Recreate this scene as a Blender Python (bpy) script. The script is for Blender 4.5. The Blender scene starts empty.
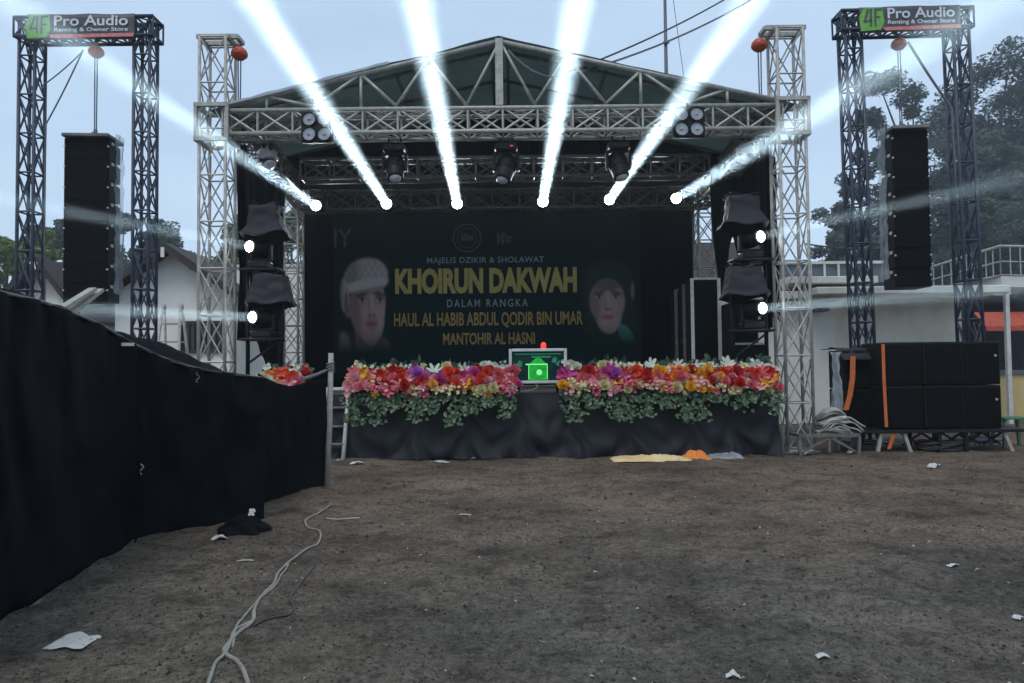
import bpy, bmesh, math, random
from mathutils import Vector, Matrix, noise, Euler
random.seed(11)
R = math.radians
PI = math.pi
sc = bpy.context.scene
COL = sc.collection

# ------------------------------------------------------------------ camera
CAMZ, F = 1.4, 740.0
CROT = Euler((R(92.0), 0, 0)).to_matrix() @ Matrix.Rotation(R(-0.6), 3, 'Z')
cam = bpy.data.cameras.new('camera')
cam_o = bpy.data.objects.new('camera', cam); COL.objects.link(cam_o)
cam.sensor_width = 36.0; cam.lens = 36.0*F/1024.0
cam.clip_start = 0.05; cam.clip_end = 1200
cam_o.matrix_world = Matrix.Translation((0, 0, CAMZ)) @ CROT.to_4x4()
sc.camera = cam_o

# ------------------------------------------------------------------ sky, sun, exposure
SUN_EL, SUN_AZ = R(58), R(200)
w = bpy.data.worlds.new('World'); sc.world = w; w.use_nodes = True
nt = w.node_tree; nt.nodes.clear()
wo = nt.nodes.new('ShaderNodeOutputWorld'); bg = nt.nodes.new('ShaderNodeBackground')
sky = nt.nodes.new('ShaderNodeTexSky'); sky.sky_type = 'NISHITA'; sky.sun_disc = False
sky.sun_elevation = SUN_EL; sky.sun_rotation = SUN_AZ
tc = nt.nodes.new('ShaderNodeTexCoord'); mp = nt.nodes.new('ShaderNodeMapping')
mp.inputs['Scale'].default_value = (1.2, 1.2, 3.2)
nz = nt.nodes.new('ShaderNodeTexNoise'); nz.inputs['Scale'].default_value = 1.6
nz.inputs['Detail'].default_value = 5; nz.inputs['Roughness'].default_value = .5
rmp = nt.nodes.new('ShaderNodeValToRGB')
rmp.color_ramp.elements[0].position = .28; rmp.color_ramp.elements[0].color = (3.1, 4.15, 5.5, 1)
rmp.color_ramp.elements[1].position = .75; rmp.color_ramp.elements[1].color = (4.3, 5.4, 6.65, 1)
mx = nt.nodes.new('ShaderNodeMix'); mx.data_type = 'RGBA'; mx.inputs[0].default_value = .85
nt.links.new(tc.outputs['Generated'], mp.inputs[0]); nt.links.new(mp.outputs[0], nz.inputs['Vector'])
nt.links.new(nz.outputs['Fac'], rmp.inputs[0])
nt.links.new(sky.outputs[0], mx.inputs[6]); nt.links.new(rmp.outputs[0], mx.inputs[7])
nt.links.new(mx.outputs[2], bg.inputs[0]); bg.inputs[1].default_value = .1
nt.links.new(bg.outputs[0], wo.inputs[0])
sl = bpy.data.lights.new('sun', 'SUN'); sl.energy = .75; sl.angle = R(25); sl.color = (1, .96, .9)
so = bpy.data.objects.new('sun', sl); COL.objects.link(so)
sd = Vector((math.sin(SUN_AZ)*math.cos(SUN_EL), math.cos(SUN_AZ)*math.cos(SUN_EL), math.sin(SUN_EL)))
so.rotation_euler = sd.to_track_quat('Z', 'Y').to_euler(); so.location = (0, 0, 40)
sc.view_settings.view_transform = 'Standard'; sc.view_settings.look = 'None'
sc.view_settings.exposure = 0.72; sc.view_settings.gamma = 1.0
sc.render.engine = 'CYCLES'
sc.cycles.use_denoising = True
sc.cycles.max_bounces = 8; sc.cycles.volume_bounces = 0
sc.cycles.sample_clamp_indirect = 4.0
HAZE = 0.0011

# ------------------------------------------------------------------ measuring helpers
def ray(px, py):
    return CROT @ Vector(((px-512)/F, -(py-341.5)/F, -1))
def P(px, py, Y):
    d = ray(px, py); return Vector((0, 0, CAMZ)) + d*(Y/d.y)
def G(px, py, z=0.0):
    d = ray(px, py); return Vector((0, 0, CAMZ)) + d*((z-CAMZ)/d.z)
def V(*a): return Vector(a)
def N3(p, s=1.0): return noise.noise(Vector(p)*s)
def U(a, b): return random.uniform(a, b)

# ------------------------------------------------------------------ materials
M = {}
def mat(name, c1, c2=None, scale=6, rough=.6, metal=0, bump=0, bscale=60, transl=0, emis=0, island=False,
        spec=.5, coords='Object', alpha=1, detail=5, vcol=False):
    m = bpy.data.materials.new(name); m.use_nodes = True
    t = m.node_tree; b = t.nodes['Principled BSDF']
    b.inputs['Roughness'].default_value = rough; b.inputs['Metallic'].default_value = metal
    b.inputs['Specular IOR Level'].default_value = spec
    L = t.links.new
    tcn = t.nodes.new('ShaderNodeTexCoord')
    c1 = (*c1, 1); c2 = (*(c2 or tuple(x*.8 for x in c1[:3])), 1)
    if vcol:
        a = t.nodes.new('ShaderNodeVertexColor'); a.layer_name = 'print'
        L(a.outputs[0], b.inputs['Base Color'])
    else:
        r = t.nodes.new('ShaderNodeMix'); r.data_type = 'RGBA'
        r.inputs[6].default_value = c1; r.inputs[7].default_value = c2
        if island:
            g = t.nodes.new('ShaderNodeNewGeometry'); L(g.outputs['Random Per Island'], r.inputs[0])
        else:
            n = t.nodes.new('ShaderNodeTexNoise'); n.inputs['Scale'].default_value = scale
            n.inputs['Detail'].default_value = detail; n.inputs['Roughness'].default_value = .65
            rr = t.nodes.new('ShaderNodeValToRGB')
            rr.color_ramp.elements[0].position = .32; rr.color_ramp.elements[1].position = .68
            L(tcn.outputs[coords], n.inputs['Vector']); L(n.outputs['Fac'], rr.inputs[0]); L(rr.outputs[0], r.inputs[0])
        L(r.outputs[2], b.inputs['Base Color'])
        if emis:
            L(r.outputs[2], b.inputs['Emission Color']); b.inputs['Emission Strength'].default_value = emis
    if bump:
        n2 = t.nodes.new('ShaderNodeTexNoise'); n2.inputs['Scale'].default_value = bscale; n2.inputs['Detail'].default_value = 4
        bp = t.nodes.new('ShaderNodeBump'); bp.inputs['Strength'].default_value = bump; bp.inputs['Distance'].default_value = .02
        L(tcn.outputs[coords], n2.inputs['Vector']); L(n2.outputs['Fac'], bp.inputs['Height']); L(bp.outputs[0], b.inputs['Normal'])
    out = t.nodes['Material Output']; sh = b.outputs[0]
    if transl:
        tr = t.nodes.new('ShaderNodeBsdfTranslucent')
        if vcol: L(a.outputs[0], tr.inputs[0])
        else: L(r.outputs[2], tr.inputs[0])
        ms = t.nodes.new('ShaderNodeMixShader'); ms.inputs[0].default_value = transl
        L(sh, ms.inputs[1]); L(tr.outputs[0], ms.inputs[2]); sh = ms.outputs[0]
    if alpha < 1:
        tp = t.nodes.new('ShaderNodeBsdfTransparent'); ms = t.nodes.new('ShaderNodeMixShader'); ms.inputs[0].default_value = alpha
        L(tp.outputs[0], ms.inputs[1]); L(sh, ms.inputs[2]); sh = ms.outputs[0]
    L(sh, out.inputs['Surface'])
    M[name] = m; return m

mat('silver_paint', (.47, .465, .43), (.27, .265, .24), 9, .5, .2, .15, 90)
mat('dull_steel', (.2, .2, .19), (.1, .095, .085), 8, .55, .3, .2, 80)
mat('navy_steel', (.028, .04, .07), (.05, .06, .085), 7, .5, .2, .15, 70)
mat('black_cloth', (.0052, .0058, .008), (.0085, .0092, .012), 3, .95, 0, .35, 260, spec=.06)
mat('skirt_cloth', (.007, .0088, .0125), (.011, .0135, .0175), 2.5, .6, 0, .25, 220, spec=.32)
mat('curtain_cloth', (.0035, .0045, .007), (.006, .007, .01), 3, .95, 0, .3, 200, spec=.05)
mat('roof_tarp', (.1, .14, .132), (.062, .095, .093), 1.6, .75, 0, .3, 9, transl=.22, spec=.2)
mat('hem_tarp', (.3, .36, .4), (.2, .26, .3), 3, .6)
mat('banner_vinyl', (.0016, .0125, .0145), (.0028, .016, .018), .8, .7, 0, .1, 6, spec=.05)
mat('amber_print', (.33, .2, .045), (.24, .15, .03), 3, .6)
mat('gold_print', (.36, .28, .06), (.27, .21, .045), 3, .6)
mat('pale_print', (.2, .23, .25), (.15, .17, .19), 8, .6)
mat('faint_print', (.035, .05, .06), (.025, .04, .045), 6, .6)
mat('portrait_print', (1, 1, 1), rough=.7, vcol=True, spec=.05)
mat('black_metal', (.006, .006, .007), (.011, .011, .012), 10, .5, 0, .15, 120, spec=.25)
mat('black_grille', (.003, .003, .0036), (.006, .006, .0065), 60, .7, 0, .8, 420, spec=.1)
mat('cabinet_paint', (.005, .005, .006), (.009, .0088, .0092), 20, .65, 0, .4, 300, spec=.2)
mat('rain_plastic', (.036, .034, .04), (.025, .024, .03), 5, .75, 0, .3, 14, spec=.2)
mat('clear_plastic', (.6, .64, .68), (.45, .5, .55), 6, .3, 0, .5, 20, alpha=.42)
mat('white_plastic', (.62, .62, .6), (.5, .5, .48), 10, .5, 0, .2, 40)
mat('white_metal', (.62, .63, .62), (.45, .45, .43), 8, .45, .1, .15, 60)
mat('weathered_pole', (.4, .38, .34), (.26, .245, .22), 14, .7, 0, .4, 60)
mat('hoist_orange', (.5, .07, .02), (.34, .045, .015), 7, .45)
mat('strap_orange', (.55, .14, .035), (.42, .1, .025), 10, .8)
mat('chain_steel', (.12, .13, .15), (.07, .08, .1), 20, .5, .4)
mat('rope_grey', (.16, .17, .18), (.1, .11, .12), 20, .9)
mat('cable_grey', (.27, .25, .22), (.17, .155, .135), 12, .7, 0, .2, 60)
mat('cable_black', (.025, .025, .027), (.04, .038, .036), 12, .6)
mat('sign_dark', (.05, .05, .06), (.085, .08, .09), 6, .5)
mat('sign_white', (.7, .72, .74), (.6, .62, .64), 8, .5)
mat('sign_green', (.2, .48, .06), (.1, .3, .05), 14, .5)
mat('sign_red', (.6, .07, .06), (.62, .3, .28), 30, .5)
mat('lamp_glass', (.55, .56, .58), (.42, .43, .46), 20, .15)
mat('reflector', (.4, .4, .4), (.25, .25, .26), 12, .35, .7)
mat('lamp_lit', (.93, .97, 1.0), (.93, .97, 1.0), emis=25)
mat('lamp_lit_small', (.95, .97, 1.0), (.95, .97, 1.0), emis=22)
mat('red_led', (1, .06, .03), (1, .05, .03), emis=.4)
mat('screen_dark', (.002, .012, .01), (.003, .022, .017), 5, .5, emis=.35, spec=.1)
mat('screen_green', (.005, .4, .02), (.0, .16, .015), 12, .5, emis=.3)
mat('screen_bright', (.12, .6, .2), (.08, .5, .15), emis=.8)
mat('screen_teal', (.01, .14, .08), (.0, .07, .045), 20, .3, emis=.6)
mat('white_wall', (.78, .77, .73), (.66, .65, .61), 1.1, .9, 0, .15, 30)
mat('grey_wall', (.78, .76, .66), (.58, .56, .48), 1.3, .9, 0, .2, 20)
mat('concrete', (.62, .61, .57), (.46, .45, .42), 2, .85, 0, .2, 25)
mat('dark_parapet', (.1, .13, .15), (.075, .095, .11), 2, .7)
mat('yellow_wall', (.55, .42, .19), (.45, .34, .15), 2, .85)
mat('green_wall', (.06, .17, .08), (.04, .12, .06), 3, .8)
mat('red_roof', (.5, .09, .05), (.35, .06, .04), 8, .7)
mat('roof_tile', (.055, .04, .034), (.03, .023, .021), 14, .85, 0, .5, 30)
mat('brown_wood', (.05, .036, .028), (.03, .022, .018), 10, .8)
mat('dark_glass', (.02, .025, .03), (.03, .035, .04), 2, .15)
mat('recess_shade', (.03, .03, .032), (.02, .02, .022), 2, .9)
mat('bark', (.07, .06, .05), (.04, .035, .03), 9, .9, 0, .6, 20)
mat('leaf_dark', (.02, .042, .028), (.045, .075, .05), rough=.6, island=True, transl=.25)
mat('leaf_mid', (.04, .07, .03), (.07, .11, .045), rough=.6, island=True, transl=.25)
mat('leaf_yellow', (.11, .17, .03), (.2, .26, .06), rough=.6, island=True, transl=.3)
mat('leaf_pothos', (.035, .085, .035), (.17, .24, .14), rough=.5, island=True, transl=.2)
mat('leaf_fern', (.018, .05, .03), (.045, .1, .06), rough=.5, island=True, transl=.2)
mat('deck_board', (.08, .065, .05), (.05, .042, .035), 5, .8)
mat('yellow_cloth', (.62, .43, .17), (.75, .58, .32), 4, .85, 0, .3, 30)
mat('orange_cloth', (.8, .25, .05), (.65, .2, .05), 6, .85)
mat('twig', (.05, .044, .038), (.17, .155, .13), rough=.95, island=True)
mat('clod', (.03, .026, .023), (.12, .105, .09), rough=1, island=True, spec=.1)
mat('scrap', (.22, .21, .19), (.55, .54, .5), rough=.8, island=True)
mat('paper', (.52, .51, .49), (.42, .41, .4), 20, .8, 0, .2, 40)
mat('stone_pale', (.4, .39, .37), (.28, .27, .25), 30, .9, 0, .4, 60)
PET = {}
for n, a, b_ in (('white', (.72, .72, .66), (.6, .66, .55)), ('orange', (.85, .36, .02), (.8, .24, .01)), ('red', (.6, .025, .015), (.42, .01, .01)),
                 ('magenta', (.6, .06, .3), (.5, .05, .24)), ('violet', (.42, .1, .48), (.5, .14, .5)), ('pink', (.75, .22, .27), (.7, .12, .16)),
                 ('cream', (.7, .62, .36), (.62, .6, .3)), ('scarlet', (.8, .1, .03), (.7, .05, .02)), ('rose', (.72, .32, .36), (.78, .45, .42)), ('yellow', (.82, .5, .04), (.8, .4, .02))):
    PET[n] = mat('petal_'+n, a, b_, 14, .6, transl=.25, island=True)

def ground_material():
    m = bpy.data.materials.new('dirt'); m.use_nodes = True; t = m.node_tree; b = t.nodes['Principled BSDF']; L = t.links.new
    b.inputs['Roughness'].default_value = 1; b.inputs['Specular IOR Level'].default_value = .1
    tcn = t.nodes.new('ShaderNodeTexCoord')
    def nzn(s, d, ro=.6, st=None):
        n = t.nodes.new('ShaderNodeTexNoise'); n.inputs['Scale'].default_value = s; n.inputs['Detail'].default_value = d; n.inputs['Roughness'].default_value = ro
        if st:
            mpn = t.nodes.new('ShaderNodeMapping'); mpn.inputs['Scale'].default_value = st
            L(tcn.outputs['Object'], mpn.inputs[0]); L(mpn.outputs[0], n.inputs['Vector'])
        else: L(tcn.outputs['Object'], n.inputs['Vector'])
        return n
    def ramp(src, a, b2, ca, cb):
        r = t.nodes.new('ShaderNodeValToRGB'); e = r.color_ramp.elements
        e[0].position = a; e[1].position = b2; e[0].color = ca; e[1].color = cb; L(src, r.inputs[0]); return r
    def mixc(f, a, b2, mode='MIX', fv=None):
        x = t.nodes.new('ShaderNodeMix'); x.data_type = 'RGBA'; x.blend_type = mode
        if f is None: x.inputs[0].default_value = fv
        else: L(f, x.inputs[0])
        for i, s in ((6, a), (7, b2)):
            if hasattr(s, 'links'): L(s, x.inputs[i])
            else: x.inputs[i].default_value = s
        return x.outputs[2]
    big = ramp(nzn(.22, 4).outputs['Fac'], .38, .62, (0, 0, 0, 1), (1, 1, 1, 1)).outputs[0]
    base = mixc(big, (.15, .128, .104, 1), (.128, .12, .106, 1))
    # trodden bare earth close to the stage, grass-worn grey soil towards the camera
    sep = t.nodes.new('ShaderNodeSeparateXYZ'); L(tcn.outputs['Object'], sep.inputs[0])
    mr = t.nodes.new('ShaderNodeMapRange'); mr.inputs[1].default_value = 4.2; mr.inputs[2].default_value = 8.2
    wob = t.nodes.new('ShaderNodeMath'); wob.operation = 'MULTIPLY_ADD'; wob.inputs[1].default_value = 3.0
    L(nzn(.6, 4).outputs['Fac'], wob.inputs[0]); L(sep.outputs['Y'], wob.inputs[2])
    sub = t.nodes.new('ShaderNodeMath'); sub.inputs[1].default_value = -1.5; L(wob.outputs[0], sub.inputs[0]); L(sub.outputs[0], mr.inputs[0])
    base = mixc(mr.outputs[0], base, (.185, .14, .108, 1))
    pat = ramp(nzn(.75, 7, .68).outputs['Fac'], .36, .62, (.52, .52, .53, 1), (1.22, 1.2, 1.17, 1)).outputs[0]
    base = mixc(None, base, pat, 'MULTIPLY', .9)
    blot = ramp(nzn(3.4, 5, .62).outputs['Fac'], .34, .5, (.5, .49, .49, 1), (1.06, 1.06, 1.06, 1)).outputs[0]
    base = mixc(None, base, blot, 'MULTIPLY', .85)
    fine = ramp(nzn(21, 6, .72).outputs['Fac'], .33, .68, (.38, .38, .38, 1), (1.55, 1.53, 1.48, 1)).outputs[0]
    base = mixc(None, base, fine, 'MULTIPLY', .8)
    gr = ramp(nzn(95, 3, .7).outputs['Fac'], .36, .7, (.5, .5, .5, 1), (1.45, 1.45, 1.45, 1)).outputs[0]
    base = mixc(None, base, gr, 'MULTIPLY', .7)
    # pale grit pressed into the soil
    vo = t.nodes.new('ShaderNodeTexVoronoi'); vo.inputs['Scale'].default_value = 34; L(tcn.outputs['Object'], vo.inputs['Vector'])
    sepc = t.nodes.new('ShaderNodeSeparateColor'); L(vo.outputs['Color'], sepc.inputs[0])
    gt = t.nodes.new('ShaderNodeMath'); gt.operation = 'GREATER_THAN'; gt.inputs[1].default_value = .93; L(sepc.outputs[0], gt.inputs[0])
    lt = t.nodes.new('ShaderNodeMath'); lt.operation = 'LESS_THAN'; lt.inputs[1].default_value = .2; L(vo.outputs['Distance'], lt.inputs[0])
    mu = t.nodes.new('ShaderNodeMath'); mu.operation = 'MULTIPLY'; L(gt.outputs[0], mu.inputs[0]); L(lt.outputs[0], mu.inputs[1])
    base = mixc(mu.outputs[0], base, (.2, .185, .16, 1))
    L(base, b.inputs['Base Color'])
    ad = t.nodes.new('ShaderNodeMath'); ad.operation = 'MULTIPLY_ADD'; ad.inputs[1].default_value = .4
    L(nzn(70, 4, .7).outputs['Fac'], ad.inputs[0]); L(nzn(14, 5, .7).outputs['Fac'], ad.inputs[2])
    bp = t.nodes.new('ShaderNodeBump'); bp.inputs['Strength'].default_value = .9; bp.inputs['Distance'].default_value = .05
    L(ad.outputs[0], bp.inputs['Height']); L(bp.outputs[0], b.inputs['Normal'])
    M['dirt'] = m
ground_material()

# ------------------------------------------------------------------ mesh builder
class MB:
    def __init__(s): s.v = []; s.f = []; s.sm = []
    def add(s, vs, fs, smooth=False):
        o = len(s.v); s.v += [tuple(x) for x in vs]; s.f += [tuple(i+o for i in f) for f in fs]; s.sm += [smooth]*len(fs); return s
    def box(s, c, size, rot=None, bev=0):
        bm = bmesh.new(); bmesh.ops.create_cube(bm, size=1); bmesh.ops.scale(bm, vec=size, verts=bm.verts)
        if bev: bmesh.ops.bevel(bm, geom=bm.edges[:], offset=bev, segments=1, affect='EDGES')
        mt = Matrix.Translation(c) @ (rot.to_4x4() if rot else Matrix())
        bm.verts.ensure_lookup_table(); bm.verts.index_update()
        s.add([mt @ v.co for v in bm.verts], [[v.index for v in f.verts] for f in bm.faces]); bm.free(); return s
    def tube(s, pts, r, n=6, cap=True, closed=False):
        pts = [Vector(p) for p in pts]; rs = r if isinstance(r, (list, tuple)) else [r]*len(pts)
        vs = []; a = None
        for i, p in enumerate(pts):
            d = (pts[min(i+1, len(pts)-1)] - pts[max(i-1, 0)]).normalized()
            if a is None: a = d.orthogonal().normalized()
            else:
                a = (a - d*a.dot(d))
                a = a.normalized() if a.length > 1e-6 else d.orthogonal().normalized()
            b = d.cross(a)
            for k in range(n):
                t = 2*PI*k/n; vs.append(p + (a*math.cos(t)+b*math.sin(t))*rs[i])
        fs = []
        for i in range(len(pts)-1):
            for k in range(n):
                fs.append((i*n+k, i*n+(k+1) % n, (i+1)*n+(k+1) % n, (i+1)*n+k))
        s.add(vs, fs, n > 5)
        if cap and n > 2:
            o = len(s.v)-len(vs)
            s.f += [tuple(o+k for k in range(n-1, -1, -1)), tuple(o+(len(pts)-1)*n+k for k in range(n))]; s.sm += [False, False]
        return s
    def bar(s, p, q, w, h=None, up=(0, 0, 1)):
        p = Vector(p); q = Vector(q); h = h or w; d = (q-p).normalized(); up = Vector(up)
        if abs(d.dot(up)) > .98: up = Vector((0, 1, 0))
        a = d.cross(up).normalized()*w/2; b = d.cross(a).normalized()*h/2
        vs = [x+i*a+j*b for x in (p, q) for i, j in ((-1, -1), (1, -1), (1, 1), (-1, 1))]
        return s.add(vs, [(0, 1, 2, 3), (7, 6, 5, 4), (0, 4, 5, 1), (1, 5, 6, 2), (2, 6, 7, 3), (3, 7, 4, 0)])
    def lathe(s, prof, n=20, mt=None, smooth=True):
        mt = mt or Matrix(); vs = []; fs = []
        for r, z in prof:
            for k in range(n):
                t = 2*PI*k/n; vs.append(mt @ Vector((r*math.cos(t), r*math.sin(t), z)))
        for i in range(len(prof)-1):
            for k in range(n): fs.append((i*n+k, i*n+(k+1) % n, (i+1)*n+(k+1) % n, (i+1)*n+k))
        s.add(vs, fs, smooth); o = len(s.v)-len(vs)
        s.f += [tuple(o+k for k in range(n-1, -1, -1)), tuple(o+(len(prof)-1)*n+k for k in range(n))]; s.sm += [False, False]
        return s
    def grid(s, fn, nu, nv, smooth=True):
        vs = [fn(i/nu, j/nv) for j in range(nv+1) for i in range(nu+1)]
        fs = [(j*(nu+1)+i, j*(nu+1)+i+1, (j+1)*(nu+1)+i+1, (j+1)*(nu+1)+i) for j in range(nv) for i in range(nu)]
        return s.add(vs, fs, smooth)
    def build(s, name, m=None, parent=None, thick=0, loc=None):
        me = bpy.data.meshes.new(name)
        off = Vector(loc) if loc is not None else None
        me.from_pydata([tuple(Vector(v)-off) for v in s.v] if off else s.v, [], s.f); me.update()
        me.polygons.foreach_set('use_smooth', s.sm)
        o = bpy.data.objects.new(name, me); COL.objects.link(o)
        if m: me.materials.append(M[m] if isinstance(m, str) else m)
        if off: o.location = off
        if parent: o.parent = parent
        if thick:
            md = o.modifiers.new('thickness', 'SOLIDIFY'); md.thickness = thick; md.offset = 0
        return o
def tag(o, label=None, cat=None, group=None, kind=None):
    if label: o['label'] = label
    if cat: o['category'] = cat
    if group: o['group'] = group
    if kind: o['kind'] = kind
    return o
def thing(name, label, cat, loc=(0, 0, 0), rot=(0, 0, 0), group=None):
    o = bpy.data.objects.new(name, None); COL.objects.link(o); o.location = loc; o.rotation_euler = rot; o.empty_display_size = .2
    return tag(o, label, cat, group)
def kids(o): return [c for c in bpy.data.objects if c.parent == o]
def copy_tree(o, parent=None, m=None):
    c = o.copy(); COL.objects.link(c)
    if parent: c.parent = parent
    for ch in kids(o): copy_tree(ch, c)
    return c
def lettering(name, s, m, parent, width, height, mt, bold=0.0, depth=.003, spacing=1.0):
    cu = bpy.data.curves.new(name, 'FONT'); cu.body = s; cu.size = 1; cu.offset = bold; cu.extrude = 0; cu.space_character = spacing
    cu.align_x = 'CENTER'; cu.resolution_u = 3
    o = bpy.data.objects.new(name, cu); COL.objects.link(o)
    bpy.context.view_layer.update()
    me = bpy.data.meshes.new_from_object(o.evaluated_get(bpy.context.evaluated_depsgraph_get()))
    bpy.data.objects.remove(o)
    xs = [v.co.x for v in me.vertices]; ys = [v.co.y for v in me.vertices]
    sx = width/(max(xs)-min(xs)); sy = height/(max(ys)-min(ys)); cx = (max(xs)+min(xs))/2; cy = (max(ys)+min(ys))/2
    for v in me.vertices: v.co = mt @ Vector(((v.co.x-cx)*sx, (v.co.y-cy)*sy, 0))
    me.name = name; me.materials.clear(); me.materials.append(M[m])
    t = bpy.data.objects.new(name, me); COL.objects.link(t); t.parent = parent
    return t
FACE = Matrix.Rotation(PI/2, 4, 'X')          # text plane standing up, facing -Y

# lattice girder: four chords and cross bracing between p and q (local coordinates of the parent)
def lattice(p, q, w, d, side, cr, br, cells, style='X', faces=(0, 1, 2, 3)):
    p = Vector(p); q = Vector(q); ax = (q-p).normalized(); a = Vector(side).normalized(); b = ax.cross(a).normalized()
    cs = [(a*sx*w/2 + b*sy*d/2) for sx, sy in ((-1, -1), (1, -1), (1, 1), (-1, 1))]
    chords = [MB().tube([p+c, q+c], cr, 8) for c in cs]
    br_ = MB(); n = cells
    for fi in faces:
        c0, c1 = cs[fi], cs[(fi+1) % 4]
        for i in range(n+1):
            x = p.lerp(q, i/n)
            if 0 <= i <= n: br_.tube([x+c0, x+c1], br*1.15, 5, cap=False)
            if i < n:
                y = p.lerp(q, (i+1)/n)
                if style == 'X':
                    br_.tube([x+c0, y+c1], br, 5, cap=False); br_.tube([x+c1, y+c0], br, 5, cap=False)
                else:
                    br_.tube([x+(c0 if i % 2 else c1), y+(c1 if i % 2 else c0)], br, 5, cap=False)
    return chords, br_
def lattice_part(name, parent, m, *a, sub='chord', **k):
    ch, b = lattice(*a, **k)
    o = b.build(name, m, parent)
    for c in ch: c.build(sub, m, o)
    return o

# ================================================================== the ground
HOLLOWS = [(*G(px_, py_).xy, r_, d_) for px_, py_, r_, d_ in ((828, 609, .17, .07), (845, 613, .1, .05), (872, 529, .2, .06), (614, 572, .14, .05), (547, 560, .16, .04), (905, 640, .12, .04), (430, 600, .16, .04), (700, 560, .2, .04), (640, 640, .12, .035), (520, 655, .12, .03), (990, 560, .2, .05))]
def hgt(x, y):
    h = .035*N3((x*.55, y*.55, 3)) + .02*N3((x*1.7, y*1.7, 9)) + .017*N3((x*4.5, y*4.5, 5))
    h += .007*N3((x*11, y*11, 1))
    for hx, hy, hr, hd in HOLLOWS:
        if abs(x-hx) < 3*hr and abs(y-hy) < 3*hr:
            d = math.hypot(x-hx, (y-hy)*1.7); h -= hd*math.exp(-(d/hr)**2) - hd*.35*math.exp(-((d-1.7*hr)/(.5*hr))**2)
    if x < -1.5: h += .03*max(0, min(1, (-1.5-x)))
    return h
xs = [-170, -120, -80, -50, -30, -20, -14, -11] + [-9+.075*i for i in range(241)] + [11, 14, 20, 30, 50, 80, 120, 170]
ys = [-150, -90, -50, -25, -12, -5, 0, 1.2] + [2.0+.045*i for i in range(110)] + [7+.075*i for i in range(95)] + [15, 17, 20, 25, 32, 45, 70, 110, 170]
g = MB()
nx = len(xs)
g.add([(x, y, hgt(x, y)) for y in ys for x in xs],
      [(j*nx+i, j*nx+i+1, (j+1)*nx+i+1, (j+1)*nx+i) for j in range(len(ys)-1) for i in range(nx-1)], True)
tag(g.build('ground', 'dirt'), kind='structure')

# ================================================================== air
hb = MB().box((0, 10, 19), (390, 390, 44)).build('haze')
hm = bpy.data.materials.new('haze_air'); hm.use_nodes = True; t = hm.node_tree; t.nodes.clear()
oo = t.nodes.new('ShaderNodeOutputMaterial'); pv = t.nodes.new('ShaderNodeVolumePrincipled')
pv.inputs['Color'].default_value = (.88, .94, 1, 1); pv.inputs['Density'].default_value = HAZE; pv.inputs['Anisotropy'].default_value = .35
t.links.new(pv.outputs[0], oo.inputs['Volume']); hb.data.materials.append(hm); tag(hb, kind='stuff')

# ================================================================== stage
YF, YR, YM = 11.9, 15.9, 13.8             # front truss, rear truss, middle truss
XL, XR = -4.75, 4.53                      # tower axes
ZB, ZT = P(500, 137, YF).z, P(500, 110, YF).z
DECK = 1.0
print('beam z', ZB, ZT, 'peak', P(500, 40, YF), 'towers', P(216, 35, YF), P(787, 28, YF), 'skirt', G(350, 458), G(780, 453))

st = thing('stage_platform', 'low black stage platform with a board deck under the truss roof', 'stage', (0, YF, 0))
d = MB()
for i in range(12):
    y0 = -.25 + i*.36
    d.box((-.12, y0+.18, DECK-.03), (8.7, .352, .05))
d.build('deck', 'deck_board', st)
fr = MB()
for x in (-4.3, -2.2, 0, 2.1, 4.1):
    fr.bar((x, -.1, 0), (x, -.1, DECK-.06), .06); fr.bar((x, 3.8, 0), (x, 3.8, DECK-.06), .06)
    fr.bar((x, -.1, DECK-.085), (x, 3.8, DECK-.085), .05)
fr.build('frame', 'dull_steel', st)

# skirt of black cloth round the front
SW = [-4.35, -3.35, -2.5, -1.5, -.72, .1, .95, 1.75, 2.75, 3.45, 4.11]
def skirt_fn(u, v):
    x = -4.35+u*8.46
    k = max(i for i in range(len(SW)-1) if x >= SW[i]-1e-6); f_ = (x-SW[k])/(SW[k+1]-SW[k])
    arc = 4*f_*(1-f_)                                  # each length of cloth hangs in a swag between two pins
    sw_ = v*1.0+.55*arc
    ridges = .036*math.sin(sw_*13+k*1.9)*(.25+.75*arc)*(1-.35*v)
    pleat = .035*math.exp(-((min(f_, 1-f_))/.09)**2)*(1.2-v)
    fold = .07*N3((x*1.5, v*1.7, 4)) + .025*math.sin(x*13+v*5+3*N3((x, v, 2))) + ridges + pleat
    z = max(.015, (DECK-.005)*v + .02*N3((x*3, 0, 5)))
    return (x + .12*N3((x, v*3, 2))*math.sin(PI*v), YF-.37 - .17*(1-v)**1.5 - fold*(1.12-v) - .05*arc*math.sin(PI*v), z)
tag(MB().grid(skirt_fn, 340, 48).build('stage_skirt', 'skirt_cloth'), 'black cloth skirt hanging in folds round the stage front, below the flowers', 'stage skirt')

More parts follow.
